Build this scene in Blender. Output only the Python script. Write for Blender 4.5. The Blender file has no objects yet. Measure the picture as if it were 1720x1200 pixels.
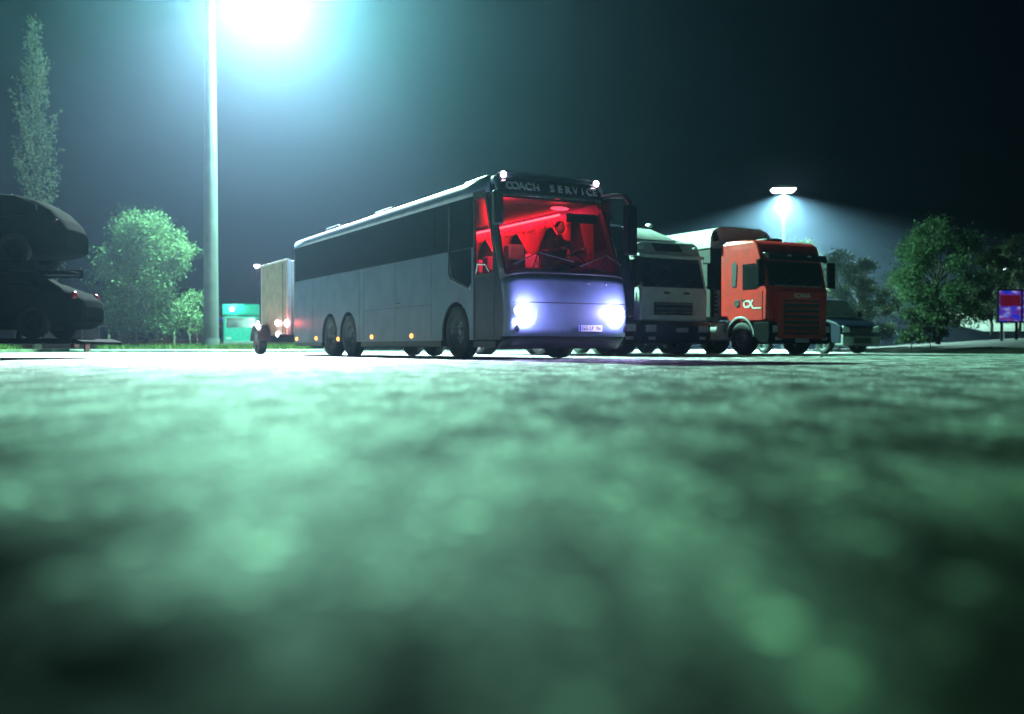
import bpy, bmesh, math, random
from mathutils import Vector, Matrix
random.seed(7)
PI = math.pi
R = math.radians
S = bpy.context.scene
COL = S.collection

# ------------------------------------------------------------------ camera
cam_d = bpy.data.cameras.new('camera')
cam = bpy.data.objects.new('camera', cam_d); COL.objects.link(cam)
cam.location = (0, 0, .22)
cam.rotation_euler = (R(90) - 16/1672, 0, 0)
cam_d.sensor_width = 36
cam_d.lens = 35.0
cam_d.clip_start = .02
cam_d.clip_end = 3000
cam_d.dof.use_dof = True
cam_d.dof.focus_distance = 18.6
cam_d.dof.aperture_fstop = .7
S.camera = cam

# ------------------------------------------------------------------ world, exposure
W = bpy.data.worlds.new('World'); S.world = W; W.use_nodes = True
nt = W.node_tree; nt.nodes.clear()
wo = nt.nodes.new('ShaderNodeOutputWorld'); bg = nt.nodes.new('ShaderNodeBackground')
sky = nt.nodes.new('ShaderNodeTexSky'); sky.sky_type = 'NISHITA'; sky.sun_disc = False
sky.sun_elevation = R(2); sky.sun_rotation = R(180)
hs = nt.nodes.new('ShaderNodeMix'); hs.data_type = 'RGBA'; hs.blend_type = 'MULTIPLY'
hs.inputs[0].default_value = 1; hs.inputs[7].default_value = (.12, .35, 1, 1)
nt.links.new(sky.outputs[0], hs.inputs[6]); nt.links.new(hs.outputs[2], bg.inputs[0])
bg.inputs[1].default_value = .0014
nt.links.new(bg.outputs[0], wo.inputs[0])
S.view_settings.view_transform = 'Standard'
S.view_settings.look = 'None'
S.view_settings.exposure = 0
S.view_settings.gamma = 1
S.render.engine = 'CYCLES'
S.cycles.use_denoising = True
S.cycles.max_bounces = 6
S.cycles.volume_bounces = 0
S.cycles.sample_clamp_indirect = 3
S.cycles.sample_clamp_direct = 0
S.cycles.transparent_max_bounces = 24
S.cycles.caustics_reflective = False
S.cycles.caustics_refractive = False

MAST_P = 760000
FAR_P = 1250000

# ------------------------------------------------------------------ helpers
def mat(name, col, rough=.5, metal=0, noise=0, nscale=5, bump=0, bscale=40, emit=None, estr=0, spec=.5, coat=0, dark=None):
    m = bpy.data.materials.new(name); m.use_nodes = True
    t = m.node_tree; p = t.nodes['Principled BSDF']
    p.inputs['Base Color'].default_value = (*col, 1)
    p.inputs['Roughness'].default_value = rough
    p.inputs['Metallic'].default_value = metal
    p.inputs['Specular IOR Level'].default_value = spec
    p.inputs['Coat Weight'].default_value = coat
    tc = t.nodes.new('ShaderNodeTexCoord')
    if noise:
        n = t.nodes.new('ShaderNodeTexNoise'); n.inputs['Scale'].default_value = nscale; n.inputs['Detail'].default_value = 6
        t.links.new(tc.outputs['Object'], n.inputs['Vector'])
        r = t.nodes.new('ShaderNodeValToRGB')
        lo = dark if dark else tuple(c*(1-noise) for c in col)
        r.color_ramp.elements[0].position = .35; r.color_ramp.elements[0].color = (*lo, 1)
        r.color_ramp.elements[1].position = .62; r.color_ramp.elements[1].color = (*col, 1)
        t.links.new(n.outputs['Fac'], r.inputs[0]); t.links.new(r.outputs[0], p.inputs['Base Color'])
        mr = t.nodes.new('ShaderNodeMapRange'); mr.inputs[3].default_value = min(1, rough+.12); mr.inputs[4].default_value = max(.03, rough-.05)
        t.links.new(n.outputs['Fac'], mr.inputs[0]); t.links.new(mr.outputs[0], p.inputs['Roughness'])
    if bump:
        n2 = t.nodes.new('ShaderNodeTexNoise'); n2.inputs['Scale'].default_value = bscale; n2.inputs['Detail'].default_value = 5
        b = t.nodes.new('ShaderNodeBump'); b.inputs['Strength'].default_value = .7; b.inputs['Distance'].default_value = bump
        t.links.new(tc.outputs['Object'], n2.inputs['Vector'])
        t.links.new(n2.outputs['Fac'], b.inputs['Height']); t.links.new(b.outputs[0], p.inputs['Normal'])
    if emit:
        p.inputs['Emission Color'].default_value = (*emit, 1)
        p.inputs['Emission Strength'].default_value = estr
        m.cycles.emission_sampling = 'NONE'
    return m

def glass_mat(name, tint=(.9, .95, .95), amount=.9):
    m = bpy.data.materials.new(name); m.use_nodes = True
    t = m.node_tree; t.nodes.clear()
    o = t.nodes.new('ShaderNodeOutputMaterial'); mx = t.nodes.new('ShaderNodeMixShader')
    tr = t.nodes.new('ShaderNodeBsdfTransparent'); tr.inputs[0].default_value = (*[c*amount for c in tint], 1)
    gl = t.nodes.new('ShaderNodeBsdfGlossy'); gl.inputs['Roughness'].default_value = .06
    lw = t.nodes.new('ShaderNodeLayerWeight'); lw.inputs[0].default_value = .25
    t.links.new(lw.outputs['Fresnel'], mx.inputs[0]); t.links.new(tr.outputs[0], mx.inputs[1]); t.links.new(gl.outputs[0], mx.inputs[2])
    t.links.new(mx.outputs[0], o.inputs[0])
    return m

class MB:
    def __init__(s): s.v = []; s.f = []
    def add(s, v, f):
        o = len(s.v); s.v += [tuple(x) for x in v]; s.f += [tuple(i+o for i in q) for q in f]; return s
    def box(s, x0, x1, y0, y1, z0, z1):
        return s.add([(x0,y0,z0),(x1,y0,z0),(x1,y1,z0),(x0,y1,z0),(x0,y0,z1),(x1,y0,z1),(x1,y1,z1),(x0,y1,z1)],
              [(0,3,2,1),(4,5,6,7),(0,1,5,4),(1,2,6,5),(2,3,7,6),(3,0,4,7)])
    def prism_x(s, pts, x0, x1):            # pts (y,z) outline extruded along x
        n = len(pts)
        return s.add([(x0,*p) for p in pts]+[(x1,*p) for p in pts],
              [tuple(range(n)), tuple(range(2*n-1, n-1, -1))]+[(i,i+n,(i+1)%n+n,(i+1)%n) for i in range(n)])
    def prism_y(s, pts, y0, y1):
        n = len(pts)
        return s.add([(p[0],y0,p[1]) for p in pts]+[(p[0],y1,p[1]) for p in pts],
              [tuple(range(n)), tuple(range(2*n-1, n-1, -1))]+[(i,i+n,(i+1)%n+n,(i+1)%n) for i in range(n)])
    def prism_z(s, pts, z0, z1):
        n = len(pts)
        return s.add([(*p,z0) for p in pts]+[(*p,z1) for p in pts],
              [tuple(range(n)), tuple(range(2*n-1, n-1, -1))]+[(i,i+n,(i+1)%n+n,(i+1)%n) for i in range(n)])
    def tube(s, pts, rads, n=8, caps=True):
        pts = [Vector(p) for p in pts]
        if not hasattr(rads, '__len__'): rads = [rads]*len(pts)
        vs = []; fs = []
        for i, p in enumerate(pts):
            d = (pts[min(i+1, len(pts)-1)] - pts[max(i-1, 0)]).normalized()
            a = d.cross(Vector((0,0,1)))
            if a.length < .05: a = d.cross(Vector((1,0,0)))
            a.normalize(); b = d.cross(a)
            for k in range(n):
                w = 2*PI*k/n; vs.append(p + (a*math.cos(w)+b*math.sin(w))*rads[i])
        for i in range(len(pts)-1):
            for k in range(n):
                fs.append((i*n+k, i*n+(k+1)%n, (i+1)*n+(k+1)%n, (i+1)*n+k))
        if caps:
            fs.append(tuple(range(n-1, -1, -1))); fs.append(tuple(range((len(pts)-1)*n, len(pts)*n)))
        return s.add(vs, fs)
    def lathe_x(s, prof, cx, cy, cz, n=28):  # prof (x offset, radius)
        vs = []; fs = []
        for (dx, r) in prof:
            for k in range(n):
                w = 2*PI*k/n; vs.append((cx+dx, cy+r*math.cos(w), cz+r*math.sin(w)))
        for i in range(len(prof)-1):
            for k in range(n): fs.append((i*n+k, i*n+(k+1)%n, (i+1)*n+(k+1)%n, (i+1)*n+k))
        return s.add(vs, fs)
    def ball(s, c, rx, ry, rz, n=14, m=9):
        vs = []; fs = []
        for i in range(m+1):
            a = PI*i/m - PI/2
            for k in range(n):
                w = 2*PI*k/n
                vs.append((c[0]+rx*math.cos(a)*math.cos(w), c[1]+ry*math.cos(a)*math.sin(w), c[2]+rz*math.sin(a)))
        for i in range(m):
            for k in range(n): fs.append((i*n+k, i*n+(k+1)%n, (i+1)*n+(k+1)%n, (i+1)*n+k))
        return s.add(vs, fs)
    def grid(s, fn, nu, nv):
        vs = [fn(i/nu, j/nv) for j in range(nv+1) for i in range(nu+1)]
        fs = [(j*(nu+1)+i, j*(nu+1)+i+1, (j+1)*(nu+1)+i+1, (j+1)*(nu+1)+i) for j in range(nv) for i in range(nu)]
        return s.add(vs, fs)

def obj(name, mb, m, parent=None, bevel=0, solid=0, smooth=35, seg=2):
    me = bpy.data.meshes.new(name); me.from_pydata(mb.v, [], mb.f); me.validate()
    bm = bmesh.new(); bm.from_mesh(me)
    bmesh.ops.remove_doubles(bm, verts=bm.verts, dist=1e-5)
    bmesh.ops.recalc_face_normals(bm, faces=bm.faces); bm.to_mesh(me); bm.free()
    if smooth:
        for p in me.polygons: p.use_smooth = True
        me.set_sharp_from_angle(angle=R(smooth))
    me.materials.append(m)
    o = bpy.data.objects.new(name, me); COL.objects.link(o)
    if parent: o.parent = parent
    if solid:
        md = o.modifiers.new('thickness', 'SOLIDIFY'); md.thickness = solid; md.offset = -1
    if bevel:
        md = o.modifiers.new('edges', 'BEVEL'); md.width = bevel; md.segments = seg; md.limit_method = 'ANGLE'; md.angle_limit = R(40)
    return o

def tag(o, label=None, cat=None, group=None, kind=None):
    if label: o['label'] = label
    if cat: o['category'] = cat
    if group: o['group'] = group
    if kind: o['kind'] = kind
    return o

def thing(name, label, cat, loc=(0,0,0), rz=0, group=None):
    o = bpy.data.objects.new(name, None); COL.objects.link(o)
    o.location = loc; o.rotation_euler = (0,0,rz); o.empty_display_size = .3
    return tag(o, label, cat, group)

def text_part(name, body, size, m, parent, loc, rot, width=None, extrude=.004, bold=0):
    cu = bpy.data.curves.new(name, 'FONT'); cu.body = body; cu.size = size; cu.extrude = extrude
    cu.align_x = 'CENTER'; cu.align_y = 'CENTER'; cu.offset = bold
    t = bpy.data.objects.new(name, cu); COL.objects.link(t)
    bpy.context.view_layer.update()
    me = bpy.data.meshes.new_from_object(t.evaluated_get(bpy.context.evaluated_depsgraph_get()))
    COL.objects.unlink(t); bpy.data.objects.remove(t); bpy.data.curves.remove(cu)
    if width:
        xs = [v.co.x for v in me.vertices]; k = width/(max(xs)-min(xs))
        for v in me.vertices: v.co.x *= k
    me.materials.clear(); me.materials.append(m); me.name = name
    o = bpy.data.objects.new(name, me); COL.objects.link(o)
    o.parent = parent; o.location = loc; o.rotation_euler = rot
    return o

def lamp(name, kind, parent, loc, energy, color, size=.1, rot=(0,0,0), spot=None, blend=.3, size_y=None):
    d = bpy.data.lights.new(name, kind); d.energy = energy; d.color = color
    if kind == 'AREA':
        d.size = size
        if size_y: d.shape = 'RECTANGLE'; d.size_y = size_y
    else: d.shadow_soft_size = size
    if spot: d.spot_size = R(spot); d.spot_blend = blend
    o = bpy.data.objects.new(name, d); COL.objects.link(o)
    o.parent = parent; o.location = loc; o.rotation_euler = rot
    return o

def at(px, py, Y):                          # plan helper: photo position and distance to a place
    return ((px-860)/1672*Y, Y, .22+(584-py)/1672*Y)

# ------------------------------------------------------------------ materials
M = {}
M['silver'] = mat('silver_paint', (.125,.185,.28), .38, 0, .22, 2.2, coat=.15)
M['black_plastic'] = mat('black_plastic', (.018,.018,.02), .5, 0, .4, 8)
M['dark_glass'] = mat('dark_glass', (.012,.014,.016), .1, 0, .3, 1.5, spec=.6)
M['blue_glass'] = mat('blue_glass', (.012,.014,.03), .12, 0, .3, 1.5)
M['clear_glass'] = glass_mat('clear_glass')
M['rubber'] = mat('rubber', (.02,.02,.022), .75, 0, .5, 20, .004, 30)
M['rim'] = mat('rim_metal', (.35,.36,.38), .4, .6, .4, 9)
M['chrome'] = mat('chrome', (.7,.72,.75), .18, 1)
M['head'] = mat('headlamp_lit', (.9,.9,.9), .2, emit=(.85,.85,1), estr=60)
M['head_lens'] = mat('headlamp_lens_lit', (.9,.9,.9), .2, emit=(.75,.72,1), estr=5)
M['marker'] = mat('marker_lit', (.9,.8,.8), .3, emit=(1,.72,.88), estr=14)
M['amber'] = mat('amber_lit', (.9,.4,.1), .3, emit=(1,.30,.05), estr=6)
M['tail'] = mat('tail_lit', (.9,.1,.1), .3, emit=(1,.45,.5), estr=14)
M['red_lens'] = mat('red_lens', (.3,.01,.01), .2, 0, .2, 20)
M['curtain'] = mat('red_curtain', (.8,.16,.16), .85, 0, .25, 6, .004, 60)
_t = M['curtain'].node_tree; _a = _t.nodes.new('ShaderNodeBsdfTranslucent'); _a.inputs[0].default_value = (.85,.12,.12,1); _b = _t.nodes.new('ShaderNodeMixShader'); _b.inputs[0].default_value = .45
_t.links.new(_t.nodes['Principled BSDF'].outputs[0], _b.inputs[1]); _t.links.new(_a.outputs[0], _b.inputs[2]); _t.links.new(_b.outputs[0], _t.nodes['Material Output'].inputs[0])
M['seat'] = mat('seat_cloth', (.10,.05,.09), .9, 0, .4, 12)
M['cloth_white'] = mat('cloth_white', (.7,.68,.66), .9, 0, .2, 12)
M['ceiling'] = mat('ceiling_lining', (.25,.16,.16), .9, 0, .2, 5)
M['floor'] = mat('floor_mat', (.06,.05,.06), .8, 0, .3, 10)
M['text_grey'] = mat('header_letters', (.62,.72,.70), .5)
M['plate'] = mat('plate_white', (.75,.78,.8), .4, 0, .1, 30)
M['plate_blue'] = mat('plate_blue', (.02,.06,.6), .4)
M['ink'] = mat('ink', (.02,.02,.03), .5)
M['white_paint'] = mat('white_paint', (.85,.86,.86), .35, 0, .2, 2.5, coat=.3)
M['cream_paint'] = mat('cream_paint', (.62,.62,.52), .4, 0, .2, 2.5)
M['red_paint'] = mat('red_paint', (.70,.028,.02), .33, 0, .3, 2.0, coat=.4)
M['grey_metal'] = mat('grey_metal', (.3,.31,.33), .45, .5, .4, 6)
M['dark_metal'] = mat('dark_metal', (.012,.012,.014), .9, 0, .4, 6, spec=.1)
M['navy_paint'] = mat('navy_paint', (.008,.012,.035), .4, 0, .3, 3, spec=.3)
M['car_black'] = mat('black_car_paint', (.008,.010,.010), .9, 0, 0, 3, spec=.03); M['car_black'].node_tree.nodes['Principled BSDF'].inputs['IOR'].default_value = 1.12
M['beige_panel'] = mat('beige_panel', (.34,.31,.22), .5, 0, .25, 3)
M['teal_paint'] = mat('teal_paint', (.02,.42,.34), .4, 0, .25, 4)
M['canvas'] = mat('canvas', (.42,.40,.30), .8, 0, .35, 4)
M['dark_metal'].node_tree.nodes['Principled BSDF'].inputs['IOR'].default_value = 1.15
M['galv'] = mat('galvanised_steel', (.03,.033,.033), .9, 0, .35, 1.5)
M['lens'] = mat('glass_lens', (.6,.65,.65), .12, 0, .2, 20)
M['skin'] = mat('skin', (.45,.27,.2), .6)
M['hair'] = mat('hair', (.02,.015,.012), .7, 0, .3, 60)
M['jacket'] = mat('jacket', (.03,.03,.05), .85, 0, .3, 30)
M['bark'] = mat('bark', (.10,.085,.06), .9, 0, .5, 12, .02, 12)
M['lampglow'] = mat('lamp_lit', (1,1,1), .3, emit=(.75,1,.95), estr=45)

def leaf_mat(name, a, b):
    m = bpy.data.materials.new(name); m.use_nodes = True
    t = m.node_tree; p = t.nodes['Principled BSDF']
    g = t.nodes.new('ShaderNodeNewGeometry')
    r = t.nodes.new('ShaderNodeValToRGB')
    r.color_ramp.elements[0].color = (*a, 1); r.color_ramp.elements[1].color = (*b, 1)
    t.links.new(g.outputs['Random Per Island'], r.inputs[0]); t.links.new(r.outputs[0], p.inputs['Base Color'])
    p.inputs['Roughness'].default_value = .7; p.inputs['Specular IOR Level'].default_value = .12
    tl = t.nodes.new('ShaderNodeBsdfTranslucent'); mx = t.nodes.new('ShaderNodeMixShader'); mx.inputs[0].default_value = .3
    t.links.new(r.outputs[0], tl.inputs[0])
    o = t.nodes['Material Output']
    t.links.new(p.outputs[0], mx.inputs[1]); t.links.new(tl.outputs[0], mx.inputs[2]); t.links.new(mx.outputs[0], o.inputs[0])
    return m
M['leaf'] = leaf_mat('leaves', (.025,.042,.018), (.075,.11,.05))
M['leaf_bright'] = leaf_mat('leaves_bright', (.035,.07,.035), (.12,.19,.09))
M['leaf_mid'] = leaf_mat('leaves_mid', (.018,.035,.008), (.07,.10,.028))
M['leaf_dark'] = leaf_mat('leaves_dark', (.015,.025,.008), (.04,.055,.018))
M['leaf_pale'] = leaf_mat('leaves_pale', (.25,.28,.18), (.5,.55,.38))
M['grass'] = leaf_mat('grass_blades', (.03,.06,.012), (.09,.13,.03))

# ------------------------------------------------------------------ asphalt
def asphalt():
    m = bpy.data.materials.new('asphalt'); m.use_nodes = True
    t = m.node_tree; p = t.nodes['Principled BSDF']; L = t.links.new
    tc = t.nodes.new('ShaderNodeTexCoord')
    def N(scale, det, rough=.55, off=(0,0,0), sx=1):
        mp = t.nodes.new('ShaderNodeMapping'); mp.inputs['Location'].default_value = off; mp.inputs['Scale'].default_value = (1, sx, 1)
        n = t.nodes.new('ShaderNodeTexNoise'); n.inputs['Scale'].default_value = scale; n.inputs['Detail'].default_value = det; n.inputs['Roughness'].default_value = rough
        L(tc.outputs['Object'], mp.inputs[0]); L(mp.outputs[0], n.inputs['Vector']); return n.outputs['Fac']
    def ramp(src, p0, p1, c0, c1):
        r = t.nodes.new('ShaderNodeMapRange'); r.interpolation_type = 'SMOOTHSTEP'; r.inputs[1].default_value = p0; r.inputs[2].default_value = p1; r.inputs[3].default_value = c0; r.inputs[4].default_value = c1
        L(src, r.inputs[0]); return r.outputs[0]
    def mul(a, b):
        x = t.nodes.new('ShaderNodeMath'); x.operation = 'MULTIPLY'; L(a, x.inputs[0])
        if hasattr(b, 'links'): L(b, x.inputs[1])
        else: x.inputs[1].default_value = b
        return x.outputs[0]
    fine = ramp(N(38, 5, .75, (0,0,0), .5), .38, .62, .12, 1.9)
    mid = ramp(N(8, 3, .6, (3.1, 1.7, 0), .28), .40, .62, .42, 1.5)
    patch = ramp(N(2.6, 3, .6, (7.3, 2.2, 0), .4), .38, .62, .3, 1.4)
    wide = ramp(N(.22, 3, .55, (1.3, 4.2, 0)), .35, .65, .8, 1.15)
    v = mul(mul(mul(fine, mid), patch), wide)
    for (sx, sy, rad) in ((-.42,.80,.50),(-.24,.56,.50),(-.52,1.0,.36),(.86,1.0,.58),(1.5,2.1,.7),(-.45,1.3,.25),(-1.1,2.1,.45),(.55,.70,.28),(.22,.52,.17)):   # corner darkening painted into the asphalt colour as soft dark spots
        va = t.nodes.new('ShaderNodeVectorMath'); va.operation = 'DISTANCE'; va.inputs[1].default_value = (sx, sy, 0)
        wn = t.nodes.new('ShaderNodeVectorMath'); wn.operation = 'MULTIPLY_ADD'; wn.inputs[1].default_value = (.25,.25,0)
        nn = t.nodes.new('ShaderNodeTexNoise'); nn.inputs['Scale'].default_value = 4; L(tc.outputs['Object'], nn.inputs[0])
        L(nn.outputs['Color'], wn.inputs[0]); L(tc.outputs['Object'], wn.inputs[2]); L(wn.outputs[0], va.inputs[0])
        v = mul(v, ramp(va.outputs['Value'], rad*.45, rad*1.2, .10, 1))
    # pale stone chips set in the tar
    def chips(scale, thr, rad, gain):
        vn = t.nodes.new('ShaderNodeTexVoronoi'); vn.inputs['Scale'].default_value = scale; L(tc.outputs['Object'], vn.inputs['Vector'])
        sp_ = t.nodes.new('ShaderNodeSeparateColor'); L(vn.outputs['Color'], sp_.inputs[0])
        return mul(mul(ramp(sp_.outputs[0], thr, thr+.02, 0, 1), ramp(vn.outputs['Distance'], rad*.7, rad, 1, 0)), gain)
    ad = t.nodes.new('ShaderNodeMath'); ad.operation = 'ADD'; L(chips(19, .90, .42, 8), ad.inputs[0]); L(chips(45, .84, .45, 5), ad.inputs[1])
    ma = t.nodes.new('ShaderNodeMath'); ma.operation = 'MULTIPLY_ADD'; L(ad.outputs[0], ma.inputs[0]); L(v, ma.inputs[1]); L(v, ma.inputs[2]); v = ma.outputs[0]
    cm = t.nodes.new('ShaderNodeMix'); cm.data_type = 'RGBA'; cm.blend_type = 'MULTIPLY'; cm.inputs[0].default_value = 1
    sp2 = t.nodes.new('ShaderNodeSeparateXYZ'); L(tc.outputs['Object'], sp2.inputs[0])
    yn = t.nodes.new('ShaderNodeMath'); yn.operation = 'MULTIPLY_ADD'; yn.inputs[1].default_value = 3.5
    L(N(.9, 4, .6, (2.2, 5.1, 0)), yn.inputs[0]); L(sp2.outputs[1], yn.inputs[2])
    far_light = ramp(yn.outputs[0], 2.6, 7.2, 0, 1)  # asphalt painted paler with distance, in place of lamp light fall-off
    tone = t.nodes.new('ShaderNodeMix'); tone.data_type = 'RGBA'; L(far_light, tone.inputs[0])
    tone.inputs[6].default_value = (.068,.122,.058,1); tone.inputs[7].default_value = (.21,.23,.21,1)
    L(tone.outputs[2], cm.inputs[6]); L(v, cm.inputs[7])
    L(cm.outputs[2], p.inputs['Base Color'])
    p.inputs['Roughness'].default_value = .74
    L(mul(v, .26), p.inputs['Specular IOR Level'])
    vo = t.nodes.new('ShaderNodeTexVoronoi'); vo.inputs['Scale'].default_value = 90; L(tc.outputs['Object'], vo.inputs['Vector'])
    b = t.nodes.new('ShaderNodeBump'); b.inputs['Strength'].default_value = .8; b.inputs['Distance'].default_value = .004
    L(vo.outputs['Distance'], b.inputs['Height'])
    b2 = t.nodes.new('ShaderNodeBump'); b2.inputs['Strength'].default_value = .8; b2.inputs['Distance'].default_value = .009
    L(N(13, 4, .65, (3.1, 1.7, 0), .4), b2.inputs['Height']); L(b.outputs[0], b2.inputs['Normal'])
    L(b2.outputs[0], p.inputs['Normal'])
    return m
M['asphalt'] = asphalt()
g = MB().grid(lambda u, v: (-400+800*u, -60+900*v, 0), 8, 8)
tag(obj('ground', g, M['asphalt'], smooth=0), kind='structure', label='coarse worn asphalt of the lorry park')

# ------------------------------------------------------------------ wheel
def wheel(parent, x, y, r, w, side, rim_m='rim', name='wheel'):
    """side -1: outer face towards -x"""
    s = side
    h = MB().lathe_x([(s*(w*.20),.0),(s*(w*.20),r*.15),(s*(w*.30),r*.17),(s*(w*.10),r*.20),(s*(w*.02),r*.46),(s*w*.02,r*.52)], x, y, r, 24)
    for k in range(8):
        a = 2*PI*k/8
        h.ball((x+s*w*.12, y+math.cos(a)*r*.26, r+math.sin(a)*r*.26), w*.06, r*.03, r*.03, 6, 4)
    hub = obj(name, h, M[rim_m], parent)
    ty = MB().lathe_x([(-s*w*.5, r*.55), (-s*w*.5, r*.9), (-s*w*.40, r*.985), (0, r), (s*w*.40, r*.985), (s*w*.5, r*.9), (s*w*.52, r*.75), (s*w*.46, r*.58), (s*w*.3, r*.56)], x, y, r, 36)
    obj('tyre', ty, M['rubber'], hub)
    rm = MB().lathe_x([(s*w*.02, r*.50), (s*w*.3, r*.53), (s*w*.42, r*.565), (s*w*.45, r*.60), (s*w*.38, r*.60)], x, y, r, 32)
    obj('rim', rm, M[rim_m], hub)
    return hub

def arc(cy, cz, r, a0, a1, n=12):
    return [(cy+r*math.cos(R(a0+(a1-a0)*i/n)), cz+r*math.sin(R(a0+(a1-a0)*i/n))) for i in range(n+1)]

# ================================================================== COACH
TH = R(29)
bus = thing('coach', 'silver three axle touring coach with lit headlights and red lit interior', 'coach', (1.07, 18.33, 0), TH)
BW, BL = 1.28, 13.0
def interp(tab, z):
    for (z0, y0), (z1, y1) in zip(tab, tab[1:]):
        if z <= z1: return y0+(y1-y0)*(z-z0)/(z1-z0)
    return tab[-1][1]
FP = [(.20,.10),(.40,-.12),(.8,-.16),(1.15,-.13),(1.56,-.02),(2.0,.14),(2.5,.32),(2.95,.50),(3.2,.58),(3.38,.68),(3.47,.84),(3.52,1.05)]
def front_pt(u, z, off=0):
    """u -1..1 across, round plan"""
    ins = interp([(.2,0),(2.0,0),(3.1,.05),(3.34,.10),(3.47,.26),(3.52,.40)], z)
    a = abs(u)
    x = math.copysign((BW-ins)*min(1, math.sin(min(a,1)*PI/2)), u) if a else 0
    y = interp(FP, z) + .40*(a**6)
    k = Vector((math.copysign(a**4, u) if a else 0, -1, 0)).normalized()*off
    return (x+k.x, y+k.y, z)
def front_strip(z0f, z1f, off, nu=32, nv=8, u0=-1, u1=1):
    def fn(i, j):
        u = u0+(u1-u0)*i; a, b = z0f(u), z1f(u)
        return front_pt(u, a+(b-a)*j, off)
    return MB().grid(fn, nu, nv)
c_ = lambda v: (lambda u: v)
fp = obj('front_panel', front_strip(c_(.42), lambda u: 1.56-.10*abs(u)**3, 0), M['silver'], bus, solid=.03)
obj('panel_seam', front_strip(c_(1.02), c_(1.035), .004, nv=1, u0=-.8, u1=.8), M['black_plastic'], fp)
obj('bumper', front_strip(c_(.2), c_(.412), -.02, nv=2), M['black_plastic'], bus, solid=.03)
obj('windscreen', front_strip(lambda u: 1.58-.10*abs(u)**3, c_(3.03), -.012), M['clear_glass'], bus)
obj('windscreen_seal', front_strip(lambda u: 1.565-.10*abs(u)**3, lambda u: 1.63-.10*abs(u)**3, .004, nv=1), M['black_plastic'], bus, solid=.02)
hd = obj('header_board', front_strip(c_(3.03), c_(3.37), 0, nv=3), M['dark_glass'], bus, solid=.03)
obj('roof_cap', front_strip(c_(3.37), c_(3.52), .002, nv=5), M['silver'], bus, solid=.03)
for s in (-1, 1):       # corner pillars
    obj('corner_pillar', front_strip(c_(1.5), c_(3.05), .006, nu=5, u0=s*.90, u1=s*1.0), M['black_plastic'], bus, solid=.05)
# wipers
for s in (-.45, .35):
    a = Vector(front_pt(s, 1.62, .05)); b = Vector(front_pt(s+.12, 1.95, .05)); c = Vector(front_pt(s+.5, 1.80, .04))
    obj('wiper', MB().tube([a, b], .012, 6).tube([Vector(front_pt(s-.25, 1.72, .04)), b, c], .012, 6), M['black_plastic'], bus)
# lettering on the header board, letter by letter along the curve
word = 'COACH SERVICE'
for i, ch in enumerate(word):
    if ch == ' ': continue
    u = -.60+1.12*i/(len(word)-1)
    p = Vector(front_pt(u, 3.20, .065)); q = Vector(front_pt(u+.02, 3.20, .065)); d = q-p
    text_part('letter', ch, .20, M['text_grey'], hd, p, (R(70), 0, math.atan2(d.y, d.x)), bold=.006)
# headlights
for u, pw in ((-.63, 1), (.50, 1)):
    p = Vector(front_pt(u, .88, .01)); ang = math.atan2(front_pt(u+.02,.88)[1]-front_pt(u-.02,.88)[1], front_pt(u+.02,.88)[0]-front_pt(u-.02,.88)[0])
    hb = MB().prism_y([(math.cos(2*PI*k/24)*.16, math.sin(2*PI*k/24)*.12) for k in range(24)], -.02, .05)
    h = obj('headlight', hb, M['head_lens'], bus, bevel=.01); h.location = p; h.rotation_euler = (0,0,ang)
    b_ = obj('bulb', MB().ball((0,-.03,0), .17, .03, .12), M['head'], h)
    lamp('headlight_beam', 'SPOT', h, (0,-.10,0), 7000, (.66,.62,1), .07, (R(80),0,0), 105, .8)
    lamp('headlight_glare_fill', 'POINT', h, (0,-.26,.0), 110, (.50,.42,1), .12).data.specular_factor = .1  # added point lamp ahead of the lens, brightens the front panel to imitate glare
# fog lamps
for u in (-.72, .72):
    p = Vector(front_pt(u, .56, .004))
    obj('fog_lamp', MB().ball(p, .06, .012, .06), M['dark_metal'], bus)
# emblem and small washer jets
p = front_pt(-.50, 1.28, .0)
for u in (.18,.40): obj('washer_jet', MB().ball(front_pt(u, 1.40, .01), .018, .012, .012), M['chrome'], bus)
# number plate
pl = obj('number_plate', MB().box(-.26,.26,-.012,.0,-.055,.055), M['plate'], bus, bevel=.004)
pp = Vector(front_pt(.17, .57, .025)); pl.location = pp; pl.rotation_euler = (0,0,R(2))
obj('country_band', MB().box(-.257,-.215,-.015,-.0125,-.052,.052), M['plate_blue'], pl)
text_part('plate_lettering', 'GG LP 786', .105, M['ink'], pl, (.025,-.014,0), (R(90),0,0), width=.43, extrude=.0015)
# roof
def roof_pt(i, j):
    a = PI*i; y = .80+j*(BL-.80)
    cx = math.cos(a); sz = math.sin(a)
    x = -BW*math.copysign(abs(cx)**.42, cx); z = 3.10+(.42-.12*j)*sz**.55
    if j == 0 : pass
    return (x, y, z)
obj('roof', MB().grid(roof_pt, 24, 12), M['silver'], bus, solid=.03)
for sx in (-1, 1):
    for i, (a, h_) in enumerate(((1.35,.08),(6.3,.07),(10.0,.06))):
        if sx == -1: obj('roof_hatch', MB().prism_x([(a,3.42),(a+.15,3.47+h_),(a+1.1,3.46+h_),(a+1.35,3.38)], -.95, -.1), M['silver'], bus, bevel=.04)
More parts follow.
